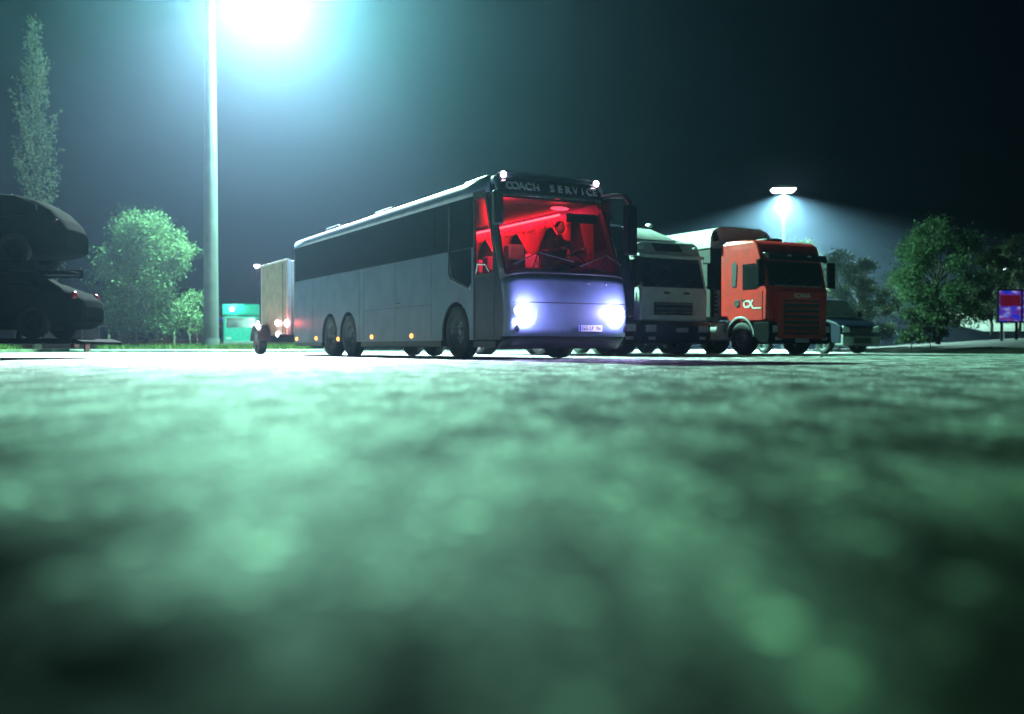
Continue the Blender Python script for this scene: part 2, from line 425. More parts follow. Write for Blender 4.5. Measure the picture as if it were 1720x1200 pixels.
# side panels with wheel arches
AX = [2.2, 8.42, 9.85]
def side_outline(y0, y1, zt):
    pts = [(y0, .36)]
    for a in AX:
        if y0 < a < y1:
            pts += [(a-.62, .36)] + arc(a, .50, .62, 180, 0, 14)[1:-1] + [(a+.62, .36)]
    return pts + [(y1, .36), (y1, zt), (y0, zt)]
for s in (-1, 1):
    x0, x1 = (s*BW, s*(BW-.03))
    y0 = 1.40 if s < 0 else .52
    ox = x0
    sp = obj('side_panel', MB().prism_x(side_outline(y0, BL, 2.12), x0, x1), M['silver'], bus, smooth=0)
    for yy in (3.35, 5.3, 7.3, 7.6, 11.3):
        obj('locker_seam', MB().box(min(ox, ox+s*.003), max(ox, ox+s*.003), yy, yy+.014, .40, 2.05), M['black_plastic'], sp)
    obj('locker_seam', MB().box(min(ox, ox+s*.003), max(ox, ox+s*.003), 3.37, 7.29, 1.10, 1.11), M['black_plastic'], sp)
    gp = MB(); yy = 1.45 if s < 0 else 1.1
    k = 0
    # each pane of the side glazing
    edges = [yy, 3.2, 5.1, 7.0, 8.9, 10.8, BL-.05]
    for a, b in zip(edges, edges[1:]):
        obj('side_window', MB().box(min(ox-s*.02,ox-s*.004), max(ox-s*.02,ox-s*.004), a+.012, b-.012, 2.14, 3.14), M['dark_glass'], bus)
    obj('window_surround', MB().box(min(ox-s*.05,ox-s*.03), max(ox-s*.05,ox-s*.03), y0, BL, 2.12, 3.20), M['black_plastic'], bus)
    # wheel housings
    for a in AX:
        wm = MB(); pr = arc(a, .50, .60, -10, 190, 14)
        wm.add([(ox-s*.02, *q) for q in pr]+[(ox-s*.55, *q) for q in pr], [(i, i+1, i+1+len(pr), i+len(pr)) for i in range(len(pr)-1)])
        obj('wheel_arch', wm, M['black_plastic'], bus)
    for a in AX:
        wheel(bus, s*(BW-.17), a, .52, .30, s)
# locker handle glints, amber markers
obj('locker_handle', MB().box(-BW-.03, -BW-.002, 5.0, 5.22, 1.17, 1.21), M['chrome'], bus, bevel=.008)
for yy in (4.37, 6.75, 9.15, 10.96, 12.75):
    if yy == 9.15: zz = .44
    else: zz = .47
    obj('side_marker', MB().ball((-BW-.01, yy, zz), .03, .065, .05), M['amber'], bus)
# entrance door on the near side between the front corner and the front wheel
dr = obj('door', MB().box(-BW+.005, -BW+.035, .60, 1.38, .40, 1.55), M['navy_paint'], bus, bevel=.006)
obj('door_glass', MB().add([(-BW+.012,*q) for q in ((.62,1.6),(.62,2.08),(.98,3.02),(1.36,3.02),(1.36,1.6))], [(0,1,2,3,4)]), M['clear_glass'], dr)
obj('door_frame', MB().prism_x([(.57,.36),(.62,.36),(.62,2.05),(1.0,3.16),(.94,3.16),(.57,2.10)], -BW-.004, -BW+.04).box(-BW-.004, -BW+.04, 1.36, 1.42, .36, 3.16).box(-BW-.004,-BW+.04,1.0,1.36,3.02,3.16).box(-BW-.004,-BW+.04,.62,1.36,1.55,1.60).box(-BW-.004,-BW+.04,.62,1.36,.36,.40), M['black_plastic'], dr)
obj('door_handle', MB().tube([(-BW-.02,.72,1.62),(-BW-.06,.78,1.75),(-BW-.06,1.1,1.78),(-BW-.02,1.25,1.62)], .018, 6), M['chrome'], dr)
# co-driver's side window with its dropped sill
obj('low_window', MB().prism_x([(1.50,1.45),(1.62,1.38),(2.4,1.62),(2.45,2.11),(1.50,2.11)], -BW-.006, -BW-.001), M['dark_glass'], bus)
obj('window_trim', MB().tube([(-BW-.01,2.46,3.02),(-BW-.01,2.48,1.68),(-BW-.01,2.38,1.56),(-BW-.01,1.6,1.34),(-BW-.01,1.47,1.36)], .016, 6), M['grey_metal'], bus)
for s, ye in ((-1, .57), (1, .53)):
    zs = [.36,.5,.8,1.15,1.56,1.8,1.98]
    obj('corner_panel', MB().prism_x([(interp(FP, z)+.385, z) for z in zs]+[(ye, 1.98),(ye,.36)], min(s*BW, s*(BW-.03)), max(s*BW, s*(BW-.03))), M['silver'] if s > 0 else M['navy_paint'], bus)
# closed lower skirt, rear, floor, roof lights
obj('skirt', MB().box(-BW+.04, BW-.04, .6, 1.5, .22, .34).box(-BW+.04, BW-.04, 2.95, 7.6, .24, .36).box(-BW+.04, BW-.04, 10.6, BL-.1, .26, .36), M['black_plastic'], bus)
obj('rear_panel', MB().prism_y([(-BW,.36),(BW,.36),(BW,3.10),(BW-.1,3.30),(BW-.35,3.39),(-BW+.35,3.39),(-BW+.1,3.30),(-BW,3.10)], BL-.002, BL+.06), M['silver'], bus, bevel=.03)
for s in (-1, 1):
    obj('tail_lamp', MB().box(s*1.1-.1, s*1.1+.1, BL+.061, BL+.09, .8, 1.25), M['red_lens'], bus, bevel=.01)
obj('floor', MB().box(-BW+.06, BW-.06, .45, BL-.05, .98, 1.02).box(-BW+.06,BW-.06,.45,.50,.36,1.0).box(-BW+.7,-BW+.75,.5,1.6,.4,1.0).box(-BW+.06,-BW+.7,.5,1.5,.40,.45).box(-BW+.06,-BW+.7,.9,1.5,.45,.62).box(-BW+.06,-BW+.7,1.2,1.5,.62,.8), M['floor'], bus)
obj('ceiling', MB().box(-BW+.1, BW-.1, .9, BL-.1, 3.04, 3.07), M['ceiling'], bus)
for s, zz in ((-1, 3.42), (1, 3.40)):
    p = Vector(front_pt(s*.74, zz, .05))
    rl = obj('roof_lamp', MB().ball(p+Vector((0,.02,0)), .085, .05, .075), M['black_plastic'], bus)
    obj('lens', MB().ball(p+Vector((0,-.05,.01)), .062, .035, .062), M['marker'], rl)
# mirrors
ml = obj('wing_mirror', MB().prism_z([(-1.56,.06),(-1.40,-.02),(-1.38,.10),(-1.54,.16)], 2.40, 3.02), M['black_plastic'], bus, bevel=.035)
obj('mirror_arm', MB().tube([(-1.1,.95,3.28),(-1.30,.55,3.30),(-1.44,.2,3.24),(-1.44,.06,3.0)], [.05,.055,.06,.05], 8), M['silver'], ml)
mr_ = obj('wing_mirror', MB().prism_z([(1.20,-.12),(1.50,-.04),(1.48,.12),(1.20,.04)], 1.98, 2.92), M['dark_metal'], bus, bevel=.035)
obj('mirror_arm', MB().tube([(1.1,.8,3.14),(1.25,.45,3.16),(1.32,.15,3.12),(1.36,.02,2.98),(1.36,.0,2.85)], [.05,.05,.05,.06,.05], 8), M['black_plastic'], mr_)
# interior: seats, curtains, dashboard, wheel
obj('dashboard', MB().prism_x([(.15,1.3),(.10,1.52),(.30,1.66),(.75,1.60),(.85,1.35),(.5,1.2)], -1.0, 1.15).ball((.72,.55,1.66), .34, .22, .10), M['seat'], bus, bevel=.03)
obj('steering_wheel', MB().tube([(.70+.25*math.cos(2*PI*k/20), .92+.10*math.sin(2*PI*k/20), 1.84+.20*math.sin(2*PI*k/20)) for k in range(21)], .016, 6, False).tube([(.45,.92,1.84),(.95,.92,1.84)], .012, 6).tube([(.70,.92,1.84),(.70,.75,1.6)], .03, 6), M['black_plastic'], bus)
def seat(x, y, pale):
    s_ = obj('seat', MB().box(x-.22, x+.22, y, y+.45, 1.35, 1.50).box(x-.22, x+.22, y+.40, y+.55, 1.42, 2.20).box(x-.15,x+.15,y+.1,y+.4,1.02,1.35), M['seat'], bus, bevel=.05)
    if pale: obj('headrest_cover', MB().box(x-.17, x+.17, y+.365, y+.585, 1.92, 2.225), M['cloth_white'], s_, bevel=.03)
seat(.66, 1.30, 0); seat(-.35, 1.0, 1)
for r_ in range(7):
    for x in (-.98, -.50, .50, .98):
        seat(x, 2.7+.85*r_, 1)
def curtain(x, y0, y1, z0, z1, amp=.035, n=None):
    n = n or int((y1-y0)*26)
    return MB().grid(lambda i, j: (x+amp*math.sin(i*(y1-y0)*2*PI*4.2)*(1-.3*j), y0+(y1-y0)*i, z0+(z1-z0)*j), n, 6)
def tied(y0, w, dirn):
    def fn(i, j):
        z = 2.02+.90*j; q = max(0, min(1, abs(z-2.18)/.62))
        ww = w*(.22+.78*q**1.3) if z > 2.18 else w*(.22+.20*q)
        return (1.10+.035*math.sin(i*44)*(.4+q), y0+dirn*i*ww, z)
    return MB().grid(fn, 60, 16)
for k in range(6):
    y = 1.75+1.5*k
    obj('curtain', tied(y, .72, 1), M['curtain'], bus, solid=.006)
    obj('curtain', tied(y+1.46, .60, -1), M['curtain'], bus, solid=.006)
def valance(i, j):
    y = 1.6+9.4*i; return (1.07+.02*math.sin(y*24), y, 2.74+.20*j+(.03*math.cos(y*4.05*PI/1.55)*(1-j)))
obj('valance', MB().grid(valance, 200, 3), M['curtain'], bus, solid=.006)
# gathered curtain beside the driver, drawn to a waist
def swag(i, j):
    z = 1.95+.92*j; w = .16+.34*abs(j-.15)**.8
    return (1.14+.02*math.sin(i*30), .95+.7*0+w*(i-.0)*1.1+(.0), z)
obj('curtain', MB().grid(swag, 36, 14), M['curtain'], bus, solid=.006)
obj('curtain', MB().grid(lambda i, j: (-1.205+.015*math.sin(i*40), .93+.40*i, 2.50+.50*j), 50, 3), M['curtain'], bus)
obj('sun_visor', MB().box(.35, 1.05, .68, .72, 2.62, 2.80), M['black_plastic'], bus, bevel=.02)
obj('luggage_rack', MB().box(-1.15,-.75, 1.8, 11.5, 2.55, 2.62), M['ceiling'], bus, bevel=.02)
obj('ceiling_lamp', MB().ball((.42,1.05,2.93), .20, .10, .035), mat('red_lamp_lit', (.8,.1,.1), .4, emit=(1,.03,.06), estr=5), bus)
obj('led_strip', MB().box(.86,.90,1.8,11.0,2.90,2.94), mat('red_strip_lit', (.8,.1,.1), .4, emit=(1,.10,.04), estr=2.5), bus)
RED = (1,.010,.065)
lamp('interior_light', 'AREA', bus, (.84,5.2,2.98), 260, RED, 6.5, (0,R(-38),R(0)), size_y=.12).data.size = .12
bpy.data.objects['interior_light'].data.size_y = 7.0
lamp('interior_light', 'AREA', bus, (0.1,4.5,2.92), 8, RED, .5, (0,0,0), size_y=5)
lamp('interior_light', 'POINT', bus, (.42,1.1,2.80), 1.5, RED, .06)
lamp('interior_light', 'POINT', bus, (-.95,1.0,2.76), 22, RED, .06)

# driver
def skin_body(name, joints, edges, m, parent=None):
    me = bpy.data.meshes.new(name); me.from_pydata([j[0] for j in joints], edges, []); me.materials.append(m)
    o = bpy.data.objects.new(name, me); COL.objects.link(o)
    if parent: o.parent = parent
    o.modifiers.new('skin', 'SKIN'); o.modifiers.new('sub', 'SUBSURF').levels = 1
    o.modifiers['sub'].render_levels = 2; o.modifiers['skin'].use_smooth_shade = True
    for v, j in zip(me.skin_vertices[0].data, joints):
        r = j[1]; v.radius = r if hasattr(r, '__len__') else (r, r)
    me.skin_vertices[0].data[0].use_root = True
    return o
drv = thing('person', 'coach driver in a dark jacket sitting behind the steering wheel with both hands on it', 'person')
drv.location = bus.matrix_basis @ Vector((.70, 1.46, 1.50)) if False else (0,0,0)
T = Matrix.Translation((1.07,18.33,0)) @ Matrix.Rotation(TH, 4, 'Z')
drv.matrix_basis = T @ Matrix.Translation((.66, 1.42, 1.74)) @ Matrix.Scale(1.08, 4)
J = [((0,.02,.10),(.15,.12)), ((0,.06,.32),(.145,.11)), ((0,.05,.50),(.16,.10)), ((0,.02,.60),(.07,.07)), ((0,0,.70),(.06,.065))]
E = [(0,1),(1,2),(2,3),(3,4)]
for s in (-1, 1):
    b = len(J)
    J += [((s*.19,.03,.53),(.065,.065)), ((s*.25,-.10,.34),(.05,.05)), ((s*.22,-.36,.36),(.035,.035)), ((s*.21,-.44,.38),(.03,.022))]
    E += [(2,b),(b,b+1),(b+1,b+2),(b+2,b+3)]
    b = len(J)
    J += [((s*.10,-.05,.08),(.09,.09)), ((s*.13,-.46,.13),(.065,.065)), ((s*.13,-.52,-.25),(.045,.045)), ((s*.13,-.64,-.34),(.04,.03))]
    E += [(0,b),(b,b+1),(b+1,b+2),(b+2,b+3)]
skin_body('body', J, E, M['jacket'], drv)
hd_ = obj('head', MB().ball((0,-.01,.80), .078, .095, .115, 18, 14).ball((0,-.107,.79), .014, .02, .022, 8, 6).ball((-.08,0,.79), .012,.02,.03,8,6).ball((.08,0,.79), .012,.02,.03,8,6), M['skin'], drv)
obj('hair', MB().ball((0,.015,.835), .090, .098, .10, 18, 12), M['hair'], hd_)
obj('eyes', MB().ball((-.03,-.098,.81), .012,.008,.008,8,6).ball((.03,-.098,.81), .012,.008,.008,8,6), M['ink'], hd_)
obj('mouth', MB().ball((0,-.094,.742), .024,.01,.006,8,6), mat('lips', (.35,.12,.1), .6), hd_)
for s in (-1, 1):
    hb = MB().ball((s*.215,-.47,.385), .035,.045,.018,10,6)
    for k in range(4):
        x = s*.215+(-.027+.018*k); L_ = (.03,.036,.034,.027)[k]
        hb.tube([(x,-.50,.39),(x,-.50-L_,.392),(x,-.505-L_,.365),(x,-.485-L_*.6,.350)], [.0095,.009,.0085,.007], 6)
    hb.tube([(s*.185,-.45,.38),(s*.17,-.48,.37),(s*.172,-.505,.362)], [.012,.011,.008], 6)
    obj('hand', hb, M['skin'], drv)

# ================================================================== TRAILER BEHIND THE COACH
TD = Vector((-math.sin(TH), math.cos(TH), 0)); TP = Vector((math.cos(TH), math.sin(TH), 0))
base = Vector((-.05, 17.72, 0)) + TD*14.0
tr = thing('box_trailer', 'beige box trailer with lit marker lamps hitched behind the coach', 'trailer', base + TP*1.05 , TH)
TB = .95
obj('box_body', MB().box(-TB, TB, 0, 3.0, .62, 2.85), M['beige_panel'], tr, bevel=.02)
obj('corner_post', MB().box(-TB-.02,-TB+.1,-.02,.10,.6,2.87).box(-TB-.02,-TB+.02,2.9,3.02,.6,2.87), M['white_paint'], tr, bevel=.01)
obj('door_seam', MB().box(-TB-.006,-TB-.001,.55,.60,.66,2.8), M['black_plastic'], tr)
obj('roof_rail', MB().box(-TB-.03,-TB+.03,-.02,3.02,2.852,2.90).box(-TB,TB,2.97,3.02,2.852,2.9), M['white_paint'], tr, bevel=.01)
obj('chassis', MB().box(-.7,.7,-.2,3.0,.40,.60).tube([(0,-.2,.5),(0,-1.2,.48)], .05, 8), M['dark_metal'], tr)
for s in (-1, 1):
    wheel(tr, s*(TB+.22), 2.35, .40, .26, s, 'grey_metal')
    pts = arc(2.35, .42, .52, 0, 180, 12)+arc(2.35, .42, .47, 180, 0, 12)
    obj('mudguard', MB().prism_x(pts, s*(TB+.02), s*(TB+.42)), M['black_plastic'], tr, bevel=.01)
def mk(n, p, r, m): return obj(n, MB().ball(p, r*.6, r, r), M[m], tr)
mk('marker_lamp', (-TB-.42, 1.86, .98), .075, 'tail'); mk('marker_lamp', (-TB-.05, 1.05, .98), .085, 'marker')
mk('marker_lamp', (-TB-.05, .78, .97), .075, 'marker'); mk('marker_lamp', (-TB-.05, -.02, .95), .11, 'tail'); mk('marker_lamp', (-TB-.06, .95, .63), .08, 'marker')
for q, e in (((-TB-.6,1.86,.98), 6), ((-TB-.3,-.1,.95), 14)):
    lamp('marker_glow', 'POINT', tr, q, e, (1,.12,.10), .08)

# ================================================================== LORRIES
def cab(t, H, paint, glassm='dark_glass', grille='bars', bump_m='dark_metal', roof=None, length=2.05, ws=(1.95,2.9), right=True, gr=(1.15,1.75)):
    Wd = 1.22
    zc = H if roof is None else roof
    zb = .98
    sl = (ws[1]-ws[0])*.26
    out = [(.03,zb),(.0,ws[0]-.08),(.04,ws[0]),(.04+sl,ws[1]),(.22+sl,zc-.12),(.42+sl,zc),(length,zc),(length,zb+.15),(1.75,zb+.15)]+[(1.66,zb)] + [(.62,zb)]
    b = obj('cab_body', MB().prism_x(out, -Wd, Wd), M[paint], t, bevel=.07, seg=3)
    def onf(x, z, off): # point on the sloped screen
        if z < ws[0]: y = .0
        else: y = .04+sl*(z-ws[0])/(ws[1]-ws[0])
        return (x, y-off, z)
    z0, z1 = ws[0]+.02, ws[1]-.05
    obj('windscreen', MB().add([onf(-Wd+.10,z0,.012),onf(Wd-.10,z0,.012),onf(Wd-.14,z1,.012),onf(-Wd+.14,z1,.012),onf(-Wd+.10,z0,-.05),onf(Wd-.10,z0,-.05),onf(Wd-.14,z1,-.05),onf(-Wd+.14,z1,-.05)],
        [(0,1,2,3),(4,7,6,5),(0,4,5,1),(1,5,6,2),(2,6,7,3),(3,7,4,0)]), M[glassm], t, bevel=.01)
    obj('wiper', MB().tube([onf(-.7,z0+.02,.03), onf(-.15,z0+.22,.03)], .012, 6).tube([onf(.1,z0+.02,.03), onf(.65,z0+.22,.03)], .012, 6), M['black_plastic'], t)
    for s in (-1, 1):
        obj('side_window', MB().prism_x([(.28,ws[0]+.05),(.30+sl,ws[1]-.12),(1.05,ws[1]-.12),(1.05,ws[0]-.05),(.5,ws[0]-.05)], s*(Wd+.001), s*(Wd+.012)), M['dark_glass'], t)
        d = obj('door', MB().prism_x([(.22,zb+.05),(.22,ws[0]-.12),(1.15,ws[0]-.12),(1.15,zb+.05)], s*(Wd+.001), s*(Wd+.010)), M[paint], t)
        obj('door_handle', MB().box(min(s*(Wd+.012),s*(Wd+.035)), max(s*(Wd+.012),s*(Wd+.035)), .95,1.10,1.62,1.66), M['black_plastic'], d)
        # step well and bumper return
        mi = obj('wing_mirror', MB().box(s*1.42-.11, s*1.42+.13, .02, .16, ws[0]+.0, ws[0]+.78), M['dark_metal'], t, bevel=.03)
        obj('mirror_arm', MB().tube([(s*1.2,.2,ws[0]+.78),(s*1.42,.08,ws[0]+.78),(s*1.42,.08,ws[0]+.6)], .02, 6).tube([(s*1.2,.2,ws[0]+.05),(s*1.42,.08,ws[0]+.1)], .02, 6), M['black_plastic'], mi)
    # bumper and lamps
    bp = obj('bumper', MB().prism_x([(-.05,.32),(-.12,.5),(-.12,.9),(-.04,.975),(.58,.975),(.58,.5),(.5,.32)], -1.24, 1.24), M[bump_m], t, bevel=.05)
    for s in (-1, 1):
        h = obj('headlight', MB().box(s*.95-.19, s*.95+.19, -.135, -.121, .66, .86), M['lens'], t, bevel=.02)
        obj('fog_lamp', MB().box(s*.92-.12, s*.92+.12, -.135, -.121, .44, .53), M['lens'], t, bevel=.01)
    wheelbase = 3.7
    for s in (-1, 1):
        wheel(t, s*1.06, 1.14, .50, .30, s)
        wheel(t, s*.95, 1.14+wheelbase, .50, .52, s)
        ar = arc(1.14,.52,.63,0,180,14)+arc(1.14,.52,.56,180,0,14)
        obj('mudguard', MB().prism_x(ar, s*.85, s*1.25), M['grey_metal'], t, bevel=.01)
        ar = arc(1.14+wheelbase,.52,.63,0,180,14)+arc(1.14+wheelbase,.52,.56,180,0,14)
        obj('mudguard', MB().prism_x(ar, s*.65, s*1.22), M['black_plastic'], t, bevel=.01)
    obj('chassis', MB().box(-.55,-.35,.6,5.7,.62,.88).box(.35,.55,.6,5.7,.62,.88).box(-.35,.35,1,1.2,.62,.85).box(-.35,.35,3.3,3.5,.62,.85).box(-.35,.35,5.4,5.6,.62,.85).box(-.9,.9,4.75,4.93,.42,.60), M['dark_metal'], t)
    obj('fuel_tank', MB().box(-1.2,-.6,2.2,3.9,.42,1.0), M['white_paint'], t, bevel=.06)
    obj('fuel_tank', MB().box(.6,1.2,2.2,3.6,.42,1.0), M['grey_metal'], t, bevel=.06)
    obj('air_tank', MB().tube([(-.9,1.85,.8),(-.9,2.15,.8)], .13, 12), M['grey_metal'], t)
    return onf

def grille_bars(t, x0, x1, z0, z1, n, y, frame, barm):
    gpn = obj('grille', MB().box(x0, x1, y-.008, y-.002, z0, z1), M[frame], t, bevel=.004)
    mb = MB()
    for k in range(n):
        z = z0+(z1-z0)*(k+.5)/n
        mb.prism_x([(y-.045,z-.02),(y-.05,z),(y-.012,z+.045),(y-.009,z-.02)], x0+.03, x1-.03)
    obj('grille_bar', mb, M[barm], gpn)
    return gpn

def corner_to_centre(px, D, half=1.22):
    c = Vector(((px-860)/1672*D, D, 0)); return c + TP*half

# white lorry beside the coach
p = corner_to_centre(1076, 28.2)
w1 = thing('lorry', 'white lorry cab with a dark windscreen and a roof deflector beside the coach', 'lorry', p, TH)
onf = cab(w1, 3.40, 'white_paint', 'blue_glass', bump_m='navy_paint', roof=3.36, ws=(1.93,2.86))
obj('sun_visor', MB().prism_x([(.10,2.80),(.12,2.90),(.34,2.93),(.34,2.86)], -1.18, 1.18), M['white_paint'], w1, bevel=.015)
obj('roof_deflector', MB().add([(-1.15,.62,3.355),(.45,.62,3.355),(.95,.75,3.355),(1.05,2.0,3.355),(-1.15,2.0,3.355),(-1.15,1.25,3.80),(.05,1.25,3.76),(.55,1.3,3.64),(.68,2.0,3.70),(-1.15,2.0,3.84)],
    [(0,1,6,5),(1,2,7,6),(2,3,8,7),(3,4,9,8),(4,0,5,9),(5,6,7,8,9),(0,4,3,2,1)]), M['white_paint'], w1, bevel=.05)
obj('roof_window', MB().add([(-.42,.295,3.02),(.50,.295,3.02),(.42,.36,3.24),(-.50,.36,3.24),(-.42,.40,3.02),(.50,.40,3.02),(.42,.46,3.24),(-.50,.46,3.24)],
    [(0,1,2,3),(4,7,6,5),(0,4,5,1),(1,5,6,2),(2,6,7,3),(3,7,4,0)]), M['black_plastic'], w1)
grille_bars(w1, -.75, .65, 1.16, 1.52, 3, -.0, 'dark_metal', 'grey_metal')
for x in (-.30, .42):
    obj('vent', MB().box(x-.1, x+.1, -.02, -.004, 1.76, 1.82), M['black_plastic'], w1)
pl = obj('number_plate', MB().box(-.05,.37,-.15,-.1235,.66,.78), M['plate'], w1)
text_part('plate_lettering', 'C 0428', .11, M['ink'], pl, (.16,-.152,.72), (R(90),0,0), width=.34, extrude=.001)
obj('marker_lamp', MB().ball((.98,.30,3.12), .10, .09, .06), M['lens'], w1)
obj('horn', MB().tube([(-.2,.9,3.82),(-.2,1.1,3.86)],[.07,.03],8), M['chrome'], w1)
obj('marker_lamp', MB().ball((-1.0,.34,3.14), .14, .08, .10), M['lens'], w1)
obj('trailer_body', MB().box(-1.24, 1.24, 2.9, 9, 1.1, 3.3), M['canvas'], w1, bevel=.03)

# red articulated lorry
p = corner_to_centre(1289, 28.9)
rt = thing('lorry', 'red articulated lorry tractor with a slatted red grille parked at the right of the row', 'lorry', p, TH)
cab(rt, 3.40, 'red_paint', 'dark_glass', roof=3.40, ws=(2.0,2.82))
obj('roof_cap', MB().prism_x([(.30,2.95),(.38,3.16),(.62,3.34),(.95,3.43),(1.9,3.46),(2.05,3.30),(2.05,2.9)], -1.17, 1.17), M['red_paint'], rt, bevel=.06, seg=3)
obj('sun_visor', MB().prism_x([(-.02,2.76),(.02,2.96),(.28,3.02),(.28,2.95)], -1.16, 1.16), M['dark_glass'], rt, bevel=.015)
for x in (-.35, .45): obj('visor_lamp', MB().ball((x,.02,2.93), .09,.03,.025), M['lens'], rt)
obj('roof_vent', MB().box(-.3,.35,1.0,1.5,3.46,3.54), M['black_plastic'], rt, bevel=.03)
grille_bars(rt, -.72, .72, .62, 1.62, 6, -.0-.123, 'black_plastic', 'red_paint')
obj('grille_surround', MB().box(-.95,-.73,-.15,.02,.50,1.86).box(.73,.95,-.15,.02,.50,1.86).box(-.95,.95,-.15,.02,1.63,1.86).box(-.95,.95,-.15,.02,.50,.61), M['red_paint'], rt, bevel=.02)
text_part('brand_letters', 'SCANIA', .17, M['cloth_white'], rt, (0,-.158,1.74), (R(90),0,0), width=.66, extrude=.004, bold=.004)
obj('screen_foot_strip', MB().box(-.9,.95,.02,.03,2.03,2.05), M['grey_metal'], rt).name = 'screen_strip'  # thin grey strip along the foot of the windscreen
pl = obj('number_plate', MB().box(-.26,.26,-.16,-.14,.37,.48), M['plate'], rt)
text_part('plate_lettering', 'BX 31 KLM', .10, M['ink'], pl, (0,-.162,.425), (R(90),0,0), width=.42, extrude=.001)
# door decoration
dd = obj('door_emblem', MB().lathe_x([(0,.0),(-.004,.05),(-.004,.11),(0,.115)], -1.235, 1.30, 1.55, 24), M['ink'], rt)
obj('emblem_ring', MB().lathe_x([(-.002,.075),(-.007,.085),(-.002,.095)], -1.235, 1.30, 1.55, 24), M['galv'], rt)
text_part('door_lettering', 'CX', .30, M['cloth_white'], rt, (-1.238,.80,1.50), (R(90),R(0),R(-90)), extrude=.002, bold=.012)
obj('lettering_stroke', MB().box(-1.240,-1.234,.25,.62,1.36,1.40), M['cloth_white'], rt)
obj('side_sleeper_window', MB().prism_x([(1.35,2.05),(1.30,2.7),(1.42,2.82),(1.52,2.7),(1.52,2.05)], -1.235, -1.222), M['ink'], rt)
obj('beacon', MB().ball((-1.0,.62,3.18), .10,.12,.10), M['lens'], rt)
obj('side_fairing', MB().box(-1.2,-1.12,2.15,2.75,1.05,2.0), M['grey_metal'], rt, bevel=.02)
mb = MB()
for k in range(5): mb.box(-1.22,-1.202,2.2,2.7,1.30+.13*k,1.36+.13*k)
obj('fairing_louvre', mb, M['black_plastic'], rt)

# semitrailer with a rounded white top
p = corner_to_centre(1193, 30.9)
st = thing('semitrailer', 'dark sided semitrailer with a rounded white roof behind the red lorry', 'trailer', p, TH)
obj('side_walls', MB().box(-1.22,1.22,.0,9.5,1.15,3.30), M['black_plastic'], st, bevel=.02)
def cap(i, j):
    a = PI*i; cx = math.cos(a); x = -1.25*math.copysign(abs(cx)**.35, cx)
    z = 3.32+.66*math.sin(a)**.5 if math.sin(a) > 1e-6 else 3.32
    return (x, -.03+9.6*j, z)
capm = MB().grid(cap, 30, 10)
n = 31
capm.add([cap(i/30, 0) for i in range(31)], [tuple(range(31))]); capm.add([cap(i/30, 1) for i in range(31)], [tuple(range(31))])
obj('roof_shell', capm, M['white_paint'], st, bevel=0)
for x in (-1.06, 1.0):
    obj('roof_vent', MB().prism_y([(x-.13*(1 if x<0 else -1),3.78),(x+.05,3.84),(x+.16*(1 if x<0 else -1),3.55),(x-.1*(1 if x<0 else -1),3.50)], -.042, -.032), M['ink'], st)
obj('roof_rail', MB().box(-.9,.9,-.03,.04,3.96,4.0), M['galv'], st, bevel=.01)
obj('landing_leg', MB().box(-.8,-.7,2.4,2.5,.0,1.15).box(.7,.8,2.4,2.5,.0,1.15), M['dark_metal'], st)
for s in (-1, 1):
    for yy in (6.3, 7.6): wheel(st, s*1.05, yy, .5, .36, s)

# dark high lorry hidden behind the coach
c = Vector((3.40, 27.4, 0)) - TP*1.22
dk = thing('lorry', 'dark blue high roofed lorry half hidden behind the right front corner of the coach', 'lorry', c, TH)
cab(dk, 3.72, 'navy_paint', 'dark_glass', roof=3.66, ws=(1.95,2.95))
obj('roof_spoiler', MB().prism_x([(.75,3.64),(.95,3.80),(1.9,3.84),(2.0,3.64)], -1.1, 1.1), M['white_paint'], dk, bevel=.04)
obj('box_body', MB().box(-1.24,1.24,2.4,8.6,1.05,3.72), M['navy_paint'], dk, bevel=.03)
grille_bars(dk, -.7, .7, 1.15, 1.6, 4, 0, 'black_plastic', 'dark_metal')

